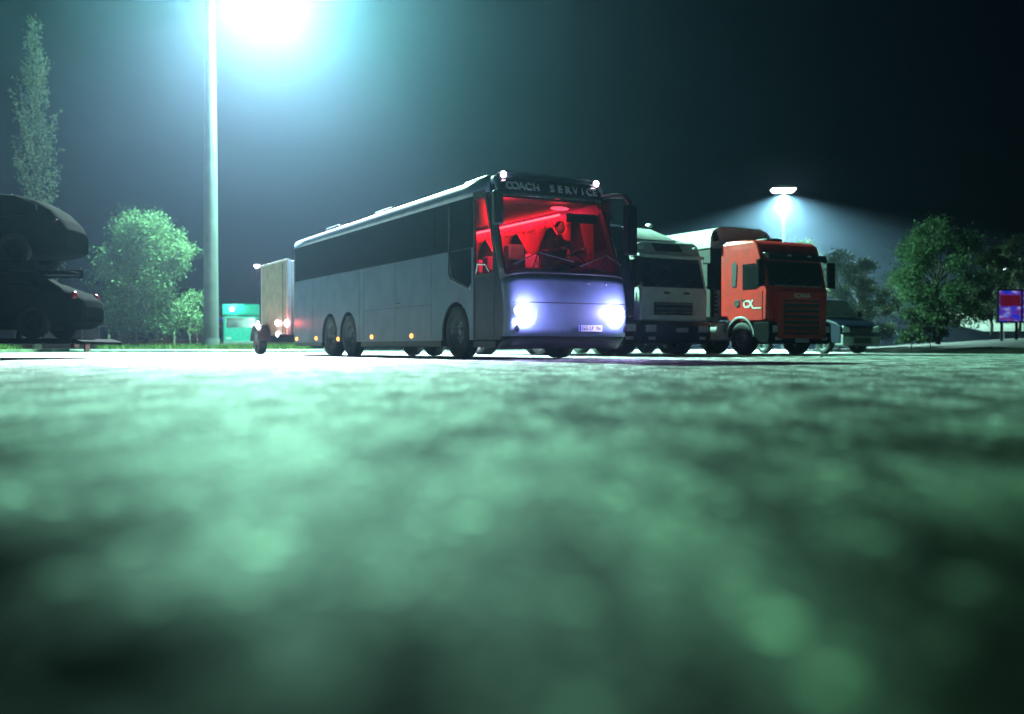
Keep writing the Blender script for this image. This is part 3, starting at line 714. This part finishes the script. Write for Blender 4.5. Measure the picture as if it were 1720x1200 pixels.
# ================================================================== VAN AT THE RIGHT
def van(px, D, label):
    p = corner_to_centre(px, D, .95)
    t = thing('van', label, 'van', p, TH)
    out = [(.0,.35),(-.02,.95),(.25,1.12),(.85,1.28),(1.45,1.92),(1.8,2.0),(4.6,1.98),(4.75,1.7),(4.75,.4)]
    out += [(4.4,.35)]+[(q) for q in arc(3.85,.36,.42,0,180,10)] + [(q) for q in arc(.85,.36,.42,0,180,10)]
    obj('body', MB().prism_x(out, -.95, .95), M['navy_paint'], t, bevel=.06, seg=3)
    obj('windscreen', MB().add([(-.82,.80,1.315),(.82,.80,1.315),(.74,1.36,1.90),(-.74,1.36,1.90),(-.82,.9,1.29),(.82,.9,1.29),(.74,1.44,1.86),(-.74,1.44,1.86)],
        [(0,1,2,3),(4,7,6,5),(0,4,5,1),(1,5,6,2),(2,6,7,3),(3,7,4,0)]), mat('pale_screen_reflection', (.6,.66,.62), .35, 0, .2, 4), t)  # pale base colour paints the light reflected in the windscreen
    obj('side_window', MB().prism_x([(1.0,1.30),(1.45,1.82),(2.2,1.84),(2.2,1.28)], -.962, -.951), M['dark_glass'], t)
    obj('bumper', MB().prism_x([(-.10,.28),(-.12,.62),(.0,.70),(.3,.7),(.3,.28)], -.93, .93), M['grey_metal'], t, bevel=.04)
    gpn = obj('grille', MB().box(-.5,.5,-.035,-.015,.72,.90), M['black_plastic'], t)
    obj('air_intake', MB().box(-.42,.42,-.128,-.118,.36,.56), M['black_plastic'], t)
    for s in (-1, 1):
        obj('headlight', MB().prism_y([(s*.9,.74),(s*.55,.76),(s*.6,.92),(s*.88,.98)], -.06, .02), M['lens'], t, bevel=.01)
        m_ = obj('wing_mirror', MB().box(s*1.06-.10, s*1.06+.10, .92, 1.02, 1.30, 1.55), M['black_plastic'], t, bevel=.03)
        for yy in (.85, 3.85): wheel(t, s*.83, yy, .34, .22, s)
    return t
van(1412, 34.5, 'dark blue van with a pale windscreen standing to the right of the red lorry')

# ================================================================== CAR TRANSPORTER (left)
ct = thing('car_transporter', 'two deck car transporter loaded with dark cars at the left edge', 'car transporter', (-11.62, 20.6, -.0), R(3))
# local: +x to the right end
obj('lower_deck', MB().box(-6.5,2.9,-1.2,1.2,.30,.40).prism_y([(2.9,.30),(2.9,.40),(3.1,.34),(3.1,.28)], -1.15, 1.15), M['dark_metal'], ct, bevel=.01)
obj('upper_deck', MB().box(-6.5,2.2,-1.22,-.62,1.78,1.86).box(-6.5,2.2,.62,1.22,1.78,1.86).box(-6.5,2.25,-1.22,-1.16,1.74,1.92).box(-6.5,2.25,1.16,1.22,1.74,1.92), M['dark_metal'], ct, bevel=.01)
for x in (-4.3, .85):
    for y in (-1.19, 1.19):
        obj('deck_post', MB().tube([(x,y,.35),(x+.25,y,1.8)], .06, 8), M['dark_metal'], ct)
obj('chassis', MB().box(-6.4,-.5,-1.1,1.1,.2,.29).box(-3.4,-.9,-1.22,-1.16,.20,.52), M['dark_metal'], ct, bevel=.02)
for y, s in ((-1.02,-1), (1.02,1)):
    for x in (-2.4, -1.5):
        # axle across y: build with rotated wheel
        w_ = MB()
        for (dx, r) in ((-.15,.2),(-.15,.42),(-.1,.46),(.1,.46),(.15,.42),(.15,.2)): pass
        wh = obj('wheel', MB().lathe_x([(s*.06,0),(s*.08,.1),(0,.2),(0,.25)], 0,0,0,20), M['rim'], ct)
        obj('tyre', MB().lathe_x([(-s*.15,.24),(-s*.15,.42),(-s*.1,.46),(s*.1,.46),(s*.15,.42),(s*.13,.27),(s*.05,.24)], 0,0,0,30), M['rubber'], wh)
        obj('rim', MB().lathe_x([(0,.24),(s*.1,.25),(s*.13,.28)], 0,0,0,24), M['rim'], wh)
        wh.location = (x, y, .46); wh.rotation_euler = (0,0,R(90))
obj('rear_lamp', MB().box(2.86,2.93,-1.1,-.85,.22,.29), M['red_lens'], ct)
obj('reflector', MB().box(.55,.72,-1.24,-1.225,.32,.38), M['lens'], ct)
obj('hazard_board', MB().box(3.11,3.14,-1.1,-.85,.14,.28), M['red_lens'], ct)

def car(name, label, loc, rz, prof, roofp, L, H, scale=1):
    """local +x is the rear end; body by cross sections along x"""
    t = thing(name, label, 'car', loc, rz, 'cars loaded on the transporter')
    def loft(i, j):                         # i along, j around
        k = i*(len(prof)-1); a = int(min(k, len(prof)-2)); f = k-a
        x = prof[a][0]+(prof[a+1][0]-prof[a][0])*f; zt = prof[a][1]+(prof[a+1][1]-prof[a][1])*f; hw = prof[a][2]+(prof[a+1][2]-prof[a][2])*f
        zb = prof[a][3]+(prof[a+1][3]-prof[a][3])*f
        w = 2*PI*j-PI/2; c = math.cos(w); s = math.sin(w)
        belt = .92
        z = (zt+zb)/2+(zt-zb)/2*math.copysign(abs(s)**.45, s)
        y = hw*math.copysign(abs(c)**.40, c)
        if z > belt: y *= 1-.20*min(1, (z-belt)/.5)
        return (x, y, z)
    mb = MB().grid(loft, (len(prof)-1)*4, 40)
    for e in (0, 1):
        mb.add([loft(e, j/40) for j in range(40)], [tuple(range(40))])
    obj('body', mb, M['car_black'], t, smooth=50)
    for s in (-1, 1):
        wv = []
        for (x, z) in roofp: wv.append((x, z))
        n_ = len(wv)
        def yy(z): return .86*(1-.20*min(1, max(0, z-.92)/.5))
        vs = [(x, s*(yy(z)+.012), z) for x, z in wv]+[(x, s*(yy(z)-.05), z) for x, z in wv]
        w_ = obj('side_window', MB().add(vs, [tuple(range(n_)), tuple(range(2*n_-1, n_-1, -1))]+[(i, (i+1)%n_, (i+1)%n_+n_, i+n_) for i in range(n_)]), M['dark_glass'], t)
        obj('window_trim', MB().tube([(wv[0][0], s*.885, wv[0][1]), (wv[-1][0], s*.885, wv[-1][1])], .012, 6), M['chrome'], w_)
        for x in (.85, L-.85-.1):
            wh = obj('wheel', MB().lathe_x([(s*.05,0),(s*.07,.06),(s*.03,.18),(s*.02,.2)], 0,0,0,20), M['dark_metal'], t)
            obj('tyre', MB().lathe_x([(-s*.11,.19),(-s*.11,.29),(-s*.07,.32),(s*.07,.32),(s*.11,.29),(s*.10,.21),(s*.03,.19)], 0,0,0,28), M['rubber'], wh)
            obj('rim', MB().lathe_x([(s*.02,.19),(s*.07,.20),(s*.1,.22)], 0,0,0,24), M['dark_metal'], wh)
            wh.location = (x, s*.78, .32); wh.rotation_euler = (0,0,R(90))
        obj('tail_lamp', MB().ball((L-.22, s*.60, .86), .07, .12, .10), M['red_lens'], t)
        obj('door_handle', MB().box(L*.55, L*.55+.15, min(s*.885,s*.91), max(s*.885,s*.91), .80, .825), M['chrome'], t)
    return t
hatch = [(0,.55,.55,.35),(.15,.72,.78,.22),(.9,.92,.86,.18),(1.35,1.02,.88,.18),(1.95,1.40,.88,.18),(2.5,1.50,.88,.18),(3.1,1.46,.87,.18),(3.5,1.36,.84,.18),(3.82,1.18,.79,.20),(4.05,.95,.70,.24),(4.16,.75,.60,.30),(4.14,.55,.42,.38)]
glz = [(1.55,.95),(2.05,1.33),(2.6,1.42),(3.2,1.39),(3.62,1.22),(3.70,.98)]
ca = Vector((-11.2,20.6,0)); 
car('car', 'dark rounded hatchback on the upper deck of the transporter', (-11.2+2.22-4.18, 20.45, 1.86), R(3), hatch, glz, 4.18, 1.5)
est = [(0,.55,.55,.35),(.15,.72,.78,.22),(.9,.88,.86,.18),(1.35,.96,.88,.18),(2.0,1.36,.86,.18),(2.6,1.42,.86,.18),(3.2,1.36,.86,.18),(3.75,1.10,.83,.18),(4.15,.96,.76,.2),(4.36,.80,.64,.30),(4.40,.62,.5,.34),(4.36,.5,.4,.38)]
glz2 = [(1.6,.93),(2.1,1.26),(2.6,1.33),(3.1,1.27),(3.55,1.08),(3.72,.95)]
car('car', 'dark saloon car on the lower deck of the transporter', (-11.2+2.55-4.42, 20.5, .40), R(3), est, glz2, 4.42, 1.4)

# ================================================================== VEGETATION
def leaves(pts, size, rnd):
    v = []; f = []
    for p in pts:
        a = Vector((rnd.gauss(0,1), rnd.gauss(0,1), rnd.gauss(0,1))).normalized()
        b = a.orthogonal().normalized(); b = (Matrix.Rotation(rnd.random()*6.28, 3, a) @ b)
        c = a.cross(b); s = size*rnd.uniform(.6, 1.3)
        o = len(v)
        v += [p-b*s*.9, p+c*s*.35, p+b*s*.9, p-c*s*.35]; f.append((o,o+1,o+2,o+3))
    mb = MB(); mb.v = [tuple(x) for x in v]; mb.f = f
    return mb
def raw(name, mb, m, parent):
    me = bpy.data.meshes.new(name); me.from_pydata(mb.v, [], mb.f); me.materials.append(m)
    o = bpy.data.objects.new(name, me); COL.objects.link(o); o.parent = parent; return o
def tree(name, label, loc, H, Wd, n, lm, seed, cat='tree', base=.25, leaf=.13, clumps=38, group=None, shape=None):
    rnd = random.Random(seed)
    t = thing(name, label, cat, loc, rnd.random()*0, group)
    tk = MB(); tips = []
    h0 = H*base
    tk.tube([(0,0,-.1),(.03,.02,h0*.6),(.0,.05,h0),(-.05,.02,H*.55),(0,0,H*.85)], [H*.022,H*.019,H*.016,H*.010,H*.003], 8)
    cl = []
    for k in range(clumps):
        z = rnd.uniform(0, 1)
        prof = (math.sin(PI*min(1, (z*.86+.14)))**.6) if shape is None else shape(z)
        a = rnd.uniform(0, 2*PI); r = Wd/2*prof*math.sqrt(rnd.uniform(.15, 1))*rnd.uniform(.75,1.08)
        c = Vector((r*math.cos(a), r*math.sin(a), h0+(H-h0)*z*.93))
        cl.append((c, Wd*rnd.uniform(.09,.17)))
        s0 = Vector((0,0,max(h0*.8, c.z*.62)))
        mid = (s0+c)/2+Vector((rnd.uniform(-.1,.1), rnd.uniform(-.1,.1), .12))*Wd*.3
        tk.tube([s0, mid, c], [H*.007,H*.004,H*.0015], 5)
    obj('trunk', tk, M['bark'], t)
    pts = []
    for k in range(n):
        c, rr = cl[rnd.randrange(len(cl))]
        d = Vector((rnd.gauss(0,1), rnd.gauss(0,1), rnd.gauss(0,.75)))
        pts.append(c+d*rr*(.42 if n > 6000 else .6))
    raw('crown', leaves([p for p in pts if p.z > .15], leaf, rnd), M[lm], t)
    return t
x, y, z = at(246, 583, 47)
tree('broadleaf_tree', 'bushy round green tree standing on the verge left of the tall lamp mast', (x, y, .12), 6.7, 5.6, 42000, 'leaf', 3, base=.14, leaf=.08, clumps=90,
     shape=lambda z: (.62+.5*z)*1.0 if z < .45 else max(.12, 1.0*(1-((z-.45)/.62)**1.7)))
# poplar
def poplar(loc, H, Wd, seed):
    rnd = random.Random(seed)
    t = thing('poplar', 'very tall slender poplar with upright wispy branches behind the transporter', 'tree', loc)
    tk = MB(); tk.tube([(0,0,-.1),(.1,0,H*.4),(0,.05,H*.8),(.1,0,H)], [.28,.2,.09,.02], 8)
    pts = []
    for k in range(110):
        z0 = rnd.uniform(.08,.86)*H; a = rnd.uniform(0,6.28)
        ln = rnd.uniform(.10,.2)*H; w = Wd/2*min(1, (1.12-z0/H)*1.5)*rnd.uniform(.4,1.05)
        q = [Vector((0,0,z0))]
        for i in range(1, 7):
            f = i/6; q.append(Vector((math.cos(a)*w*(f**.55), math.sin(a)*w*(f**.55), z0+ln*f))+Vector((rnd.gauss(0,.07), rnd.gauss(0,.07), 0)))
        for i, qq in enumerate(q):
            if qq.z > H*1.0: qq.z = H*1.0-.1*i
        tk.tube(q, [.05,.045,.04,.035,.03,.02,.012], 5)
        for i in range(70):
            f = rnd.random()*5.99; i0 = int(f); pp = q[i0].lerp(q[i0+1], f-i0)
            pts.append(pp+Vector((rnd.gauss(0,.10), rnd.gauss(0,.10), rnd.gauss(0,.16))))
    obj('trunk', tk, M['bark'], t)
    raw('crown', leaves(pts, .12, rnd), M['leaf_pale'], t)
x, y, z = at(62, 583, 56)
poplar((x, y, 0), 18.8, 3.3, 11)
# saplings on the verge
k = 0
for px, D, h in ((215,49,2.6),(292,50.5,2.3),(318,49.5,1.8),(330,51,2.0),(182,52,2.9)):
    x, y, z = at(px, 583, D)
    tree('sapling', ['thin sapling directly left of the bushy tree trunk','thin sapling right of the bushy tree trunk','short sapling second from the lamp mast','tall sapling right against the lamp mast','sapling between the transporter and the bushy tree'][k], (x, y, .1), h, 1.3, 900, 'leaf_dark', 20+k, 'sapling', .45, .08, 12, 'saplings on the verge around the bushy tree'); k += 1
# right-hand trees
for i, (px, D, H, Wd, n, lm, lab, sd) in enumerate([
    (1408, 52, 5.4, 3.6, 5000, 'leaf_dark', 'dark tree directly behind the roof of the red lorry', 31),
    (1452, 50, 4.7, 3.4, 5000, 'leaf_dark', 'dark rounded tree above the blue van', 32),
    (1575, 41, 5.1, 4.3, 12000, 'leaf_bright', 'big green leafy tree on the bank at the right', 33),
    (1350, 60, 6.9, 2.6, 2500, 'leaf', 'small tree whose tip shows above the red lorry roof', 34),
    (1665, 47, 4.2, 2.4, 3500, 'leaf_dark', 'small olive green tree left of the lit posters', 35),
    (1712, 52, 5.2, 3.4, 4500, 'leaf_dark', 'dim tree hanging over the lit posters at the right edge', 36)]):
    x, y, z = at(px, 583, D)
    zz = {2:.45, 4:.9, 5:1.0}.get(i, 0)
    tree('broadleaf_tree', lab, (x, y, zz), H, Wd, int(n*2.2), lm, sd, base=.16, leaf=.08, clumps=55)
for i, (px, D, H, Wd) in enumerate([(1530,39.5,1.5,1.6),(1562,39,1.3,1.5)]):
    x, y, z = at(px, 583, D)
    tree('shrub', ['low shrub under the left side of the big leafy tree','low shrub under the middle of the big leafy tree'][i], (x, y, .25), H, Wd, 1500, 'leaf', 50+i, 'shrub', .1, .09, 12, 'shrubs at the foot of the bank')

# verge island under the mast and tree
def kerb_island(name, pts, h, m):
    n = len(pts); mb = MB().prism_z(pts, -.1, h)
    return obj(name, mb, m, bevel=.03)
M['soil'] = mat('verge_soil', (.05,.06,.03), .95, 0, .5, 3, .04, 6)
M['kerb'] = mat('kerb_stone', (.30,.30,.28), .8, 0, .3, 3)
isl = [(-18.8,43.0),(-9.4,43.0),(-9.0,43.4),(-9.0,53.5),(-19.6,53.5),(-19.4,43.6)]
tag(kerb_island('verge_kerb', isl, .13, M['kerb']), 'raised kerb round the planted island', kind='structure')
tag(obj('verge', MB().prism_z([(x*.985-.2, y*.99+.48) for x, y in isl], .0, .145), M['soil']), 'planted island soil', kind='structure')
isl2 = [(-30,40.5),(-21.6,38.6),(-21.1,39.3),(-21.3,53),(-38,53)]
tag(obj('verge_bed', MB().prism_z(isl2, -.1, .14), M['soil'], bevel=.03), 'second planted bed behind the transporter', kind='structure')
rnd = random.Random(5)
gv = MB()
def blades(x0, x1, y0, y1, n, z, h):
    for k in range(n):
        x, y = rnd.uniform(x0,x1), rnd.uniform(y0,y1); a = rnd.uniform(0,6.28); hh = h*rnd.uniform(.4,1.2); w = .018
        dx, dy = math.cos(a)*w, math.sin(a)*w; lx, ly = rnd.gauss(0,.05), rnd.gauss(0,.05)
        o = len(gv.v); gv.v += [(x-dx,y-dy,z),(x+dx,y+dy,z),(x+lx,y+ly,z+hh)]; gv.f.append((o,o+1,o+2))
blades(-18.4,-9.4,43.9,46.5,9000,.14,.26)
blades(-29,-21.6,41.2,44,4000,.14,.26)
gr_ = raw('grass', gv, M['grass'], None); tag(gr_, 'rough grass on the planted islands', kind='stuff')

# dark bank on the right
def bank(i, j):
    x = 13+50*i; y = 33.5+22*j
    rise = min(1, max(0, (x-14.5)/13.0)); f = min(1, j*3.2)
    z = -.05+(1.05*rise+.04*max(0, x-27))*(f**.8)*(1-.5*max(0, j-.35))+.05*math.sin(x*2.1+y)*f*rise
    return (x, y+.3*math.sin(x*.9), z)
tag(obj('bank', MB().grid(bank, 60, 24), mat('bank_earth', (.008,.010,.006), .95, 0, .5, 2, .05, 5, spec=.05)), 'dark grassy earth bank', kind='structure')
tag(obj('concrete_slope', MB().grid(lambda i, j: (27+9*i, 57+12*j, 1.15+1.5*j), 4, 4), mat('pale_concrete', (.05,.055,.045), .9, 0, .5, .8, spec=.1)), 'pale lit ground beyond the bank', kind='structure')

# ================================================================== LAMP MASTS
lm_ = thing('lamp_mast', 'tall thick steel floodlight mast rising out of the top of the picture', 'lamp mast', (-13.6, 45, .14))
obj('mast', MB().tube([(0,0,0),(0,0,8),(-.02,0,17.9)], [.34,.29,.20], 24), M['galv'], lm_)
obj('base_plate', MB().tube([(0,0,-.02),(0,0,.12)], .5, 16).tube([(0,0,.12),(0,0,.5)], [.40,.36], 24), M['galv'], lm_)
obj('crossarm', MB().box(-2.2,2.9,-.08,.08,17.75,17.93), M['galv'], lm_)
for x, tilt, cone, bl_, pw, col in ((2.9, 17, 142, .9, .54, (.40,1,.74)), (2.4, 35, 67, .8, .52, (.92,.76,1))):
    fl = obj('floodlight', MB().box(x-.38,x+.38,-.34,.34,17.5,17.73), M['galv'], lm_, bevel=.04)
    obj('glass', MB().box(x-.32,x+.32,-.28,.28,17.47,17.492), M['lampglow'], fl)
    lamp('floodlight_beam', 'SPOT', fl, (x, 0, 17.40), MAST_P*pw, col, .22, (R(-tilt), R(-6), 0), cone, bl_)

fl = obj('floodlight', MB().box(-2.1,-1.4,-.3,.3,17.5,17.73), M['galv'], lm_, bevel=.04)  # extra floodlight above the frame, added to light the poplar
obj('glass', MB().box(-2.05,-1.45,-.25,.25,17.47,17.492), M['lampglow'], fl)  # glass of the added floodlight
q = Vector((-.80,.50,-.42)).to_track_quat('-Z', 'Y').to_euler()
lamp('floodlight_beam', 'SPOT', fl, (-1.75,0,17.38), MAST_P*.011, (.40,1,.75), .2, q, 84, .6)  # beam of the added floodlight, lights the poplar
fx, fy, fz = at(1315, 318, 70)
l2 = thing('street_lamp', 'slim lamp post with a bright flat head above the red lorry', 'lamp post', (fx, fy, 0))
obj('pole', MB().tube([(0,0,0),(0,0,fz-.1)], [.17,.12], 12), M['galv'], l2)
h2 = obj('lamp_head', MB().prism_y([(-.85,fz-.02),(-.7,fz+.10),(-.35,fz+.2),(.35,fz+.2),(.7,fz+.10),(.85,fz-.02)], -.4, .4), M['galv'], l2, bevel=.03)
obj('glass', MB().prism_y([(-.80,fz-.03),(-.62,fz-.22),(.62,fz-.22),(.80,fz-.03)], -.38, .38), M['lampglow'], h2, bevel=.02)
lamp('street_lamp_beam', 'SPOT', h2, (0,0,fz-.34), FAR_P, (.52,1,.88), .2, (0,0,0), 154, .30)

def small_lamp(px, py, D, label, m, energy, col, r):
    x, y, z = at(px, py, D)
    t = thing('street_lamp', label, 'lamp post', (x, y, 0))
    obj('pole', MB().tube([(0,0,0),(0,0,z-.05)], [.09,.05], 8), M['dark_metal'], t)
    h = obj('lamp_head', MB().ball((0,0,z+.08), r*1.3, r*1.3, r*.5), M['dark_metal'], t)
    obj('bulb', MB().ball((0,0,z-.02), r, r, r*.8), M[m], h)
    lamp('lamp_light', 'POINT', h, (0,-.0,z-.02-r*1.1), energy, col, r)
small_lamp(432, 446, 80, 'small distant pinkish lamp on a post above the box trailer', 'marker', 400, (1,.7,.6), .22)
small_lamp(1686, 451, 75, 'small distant white lamp on a post above the lit posters', 'lampglow', 300, (.8,1,.9), .10)

# ================================================================== LIT POSTERS
def poster(px0, px1, D, label, seed):
    x0, y, z0 = at(px0, 540, D); x1, _, z1 = at(px1, 489, D)
    w = x1-x0; h = z1-z0; t = thing('poster_stand', label, 'poster', ((x0+x1)/2, D, 0), 0, 'lit posters at the right edge')
    obj('frame', MB().box(-w/2-.08,w/2+.08,.0,.16,z0-.08,z1+.08), M['dark_metal'], t, bevel=.02)
    obj('post', MB().box(-w/2+.1,-w/2+.2,.04,.12,.4,z0-.08), M['dark_metal'], t)
    obj('post', MB().box(w/2-.2,w/2-.1,.04,.12,.4,z0-.08), M['dark_metal'], t)
    m = bpy.data.materials.new('poster_face'); m.use_nodes = True; tt = m.node_tree; p = tt.nodes['Principled BSDF']
    tc = tt.nodes.new('ShaderNodeTexCoord'); n = tt.nodes.new('ShaderNodeTexNoise'); n.inputs['Scale'].default_value = 3.0; n.inputs['Detail'].default_value = 3
    mp = tt.nodes.new('ShaderNodeMapping'); mp.inputs['Location'].default_value = (seed, 0, seed*2); mp.inputs['Scale'].default_value = (.8,1,1.6)
    r = tt.nodes.new('ShaderNodeValToRGB'); cr = r.color_ramp
    cr.elements[0].position = .32; cr.elements[0].color = (.01,.02,.5,1); cr.elements[1].position = .72; cr.elements[1].color = (.9,.85,1,1)
    for q, c in ((.42,(.02,.06,1,1)),(.5,(.25,.0,.10,1)),(.56,(.10,.25,1,1)),(.62,(.35,.3,1,1))):
        e = cr.elements.new(q); e.color = c
    tt.links.new(tc.outputs['Object'], mp.inputs[0]); tt.links.new(mp.outputs[0], n.inputs[0]); tt.links.new(n.outputs[0], r.inputs[0])
    tt.links.new(r.outputs[0], p.inputs['Emission Color']); p.inputs['Emission Strength'].default_value = .6; p.inputs['Base Color'].default_value = (.02,.02,.03,1)
    m.cycles.emission_sampling = 'NONE'
    f = obj('poster_face', MB().box(-w/2,w/2,-.012,-.002,z0,z1), m, t)
    obj('title_panel', MB().box(-w/2+.02,w/2-.02,-.02,-.013,z0+h*.50,z0+h*.86), mat('dark_red_panel', (.1,.01,.03), .5, emit=(.30,.0,.05), estr=.25), f)
poster(1678, 1714, 45, 'lit blue and dark red poster stand on the bank', 1.3)
poster(1718, 1754, 45.3, 'lit blue poster cut off by the right edge', 4.1)

# ================================================================== FAR LEFT BACKGROUND
x, y, z = at(403, 583, 60)
gl_ = thing('lorry', 'small teal fronted lorry with a beige canvas side beyond the lamp mast', 'lorry', (x+.05, y, 0), R(14))
obj('cargo_body', MB().box(-1.1,1.1,1.3,5.5,.75,2.85), M['canvas'], gl_, bevel=.03)
obj('cab_body', MB().prism_x([(0,.45),(-.02,1.4),(.25,2.1),(1.22,2.15),(1.22,.45)], -1.0, 1.0), M['teal_paint'], gl_, bevel=.06)
obj('windscreen', MB().add([(-.85,.0-.03,1.42),(.85,-.03,1.42),(.8,.20,2.0),(-.8,.20,2.0),(-.85,.1,1.42),(.85,.1,1.42),(.8,.3,2.0),(-.8,.3,2.0)],[(0,1,2,3),(4,7,6,5),(0,4,5,1),(1,5,6,2),(2,6,7,3),(3,7,4,0)]), M['dark_glass'], gl_)
obj('header_board', MB().box(-1.1,1.1,1.18,1.29,2.22,2.88), mat('teal_board', (.02,.62,.46), .5, 0, .2, 5), gl_, bevel=.02)
obj('board_lamp', MB().ball((-.55,1.14,2.55), .10,.05,.10), M['lampglow'], gl_)
lamp('board_light', 'POINT', gl_, (-.45,.75,2.95), 60, (.7,1,.9), .08)
obj('headlight', MB().box(-.85,-.55,-.05,.02,.7,.85), M['lens'], gl_); obj('headlight', MB().box(.55,.85,-.05,.02,.7,.85), M['lens'], gl_)
obj('bumper', MB().box(-1.02,1.02,-.1,.3,.35,.6), M['grey_metal'], gl_, bevel=.03)
for s in (-1, 1):
    for yy in (.8, 4.3): wheel(gl_, s*.9, yy, .42, .26, s)
bl = thing('service_building', 'low salmon coloured service building with blue fascia glimpsed behind the bushy tree', 'building', (-32, 86, 0))
obj('wall', MB().box(-11,13,0,8,0,2.5), mat('salmon_render', (.50,.26,.20), .85, 0, .4, .9), bl, smooth=0)
rf = obj('roof', MB().box(-11.4,13.4,-.5,8.4,2.5,2.75), M['grey_metal'], bl)
obj('fascia', MB().box(-11.3,13.3,-.56,-.502,2.45,2.85), mat('blue_fascia', (.02,.05,.5), .5, 0, .3, 1, emit=(.03,.10,.8), estr=.25), bl)
for k in range(7):
    w_ = obj('window', MB().box(-10+3.2*k,-8.3+3.2*k,-.03,-.002,.9,2.0), M['dark_glass'], bl)
    obj('window_frame', MB().box(-10.05+3.2*k,-9.98+3.2*k,-.06,-.031,.85,2.05).box(-8.32+3.2*k,-8.25+3.2*k,-.06,-.031,.85,2.05).box(-10.05+3.2*k,-8.25+3.2*k,-.06,-.031,2.0,2.07).box(-10.05+3.2*k,-8.25+3.2*k,-.06,-.031,.83,.9), M['white_paint'], w_)
# litter on the asphalt
x, y, z = at(1375, 600, 22)
tag(obj('litter', MB().add([(x,y,.006),(x+.10,y+.02,.012),(x+.12,y+.12,.03),(x+.02,y+.10,.008),(x+.06,y+.06,.05)], [(0,1,4),(1,2,4),(2,3,4),(3,0,4),(0,3,2,1)]), M['cloth_white']), 'small white scrap of paper lying on the asphalt before the red lorry', 'litter')

# ================================================================== AIR
hz = bpy.data.materials.new('haze'); hz.use_nodes = True; t = hz.node_tree; t.nodes.clear()
o = t.nodes.new('ShaderNodeOutputMaterial'); v = t.nodes.new('ShaderNodeVolumePrincipled')
v.inputs['Color'].default_value = (.50,.64,.98,1); v.inputs['Density'].default_value = .00082; v.inputs['Anisotropy'].default_value = .88
t.links.new(v.outputs[0], o.inputs['Volume'])
hb = obj('haze', MB().box(-60,75,-6,112,-1,24), hz, smooth=0); tag(hb, 'thin night mist lit by the lamps', kind='stuff')
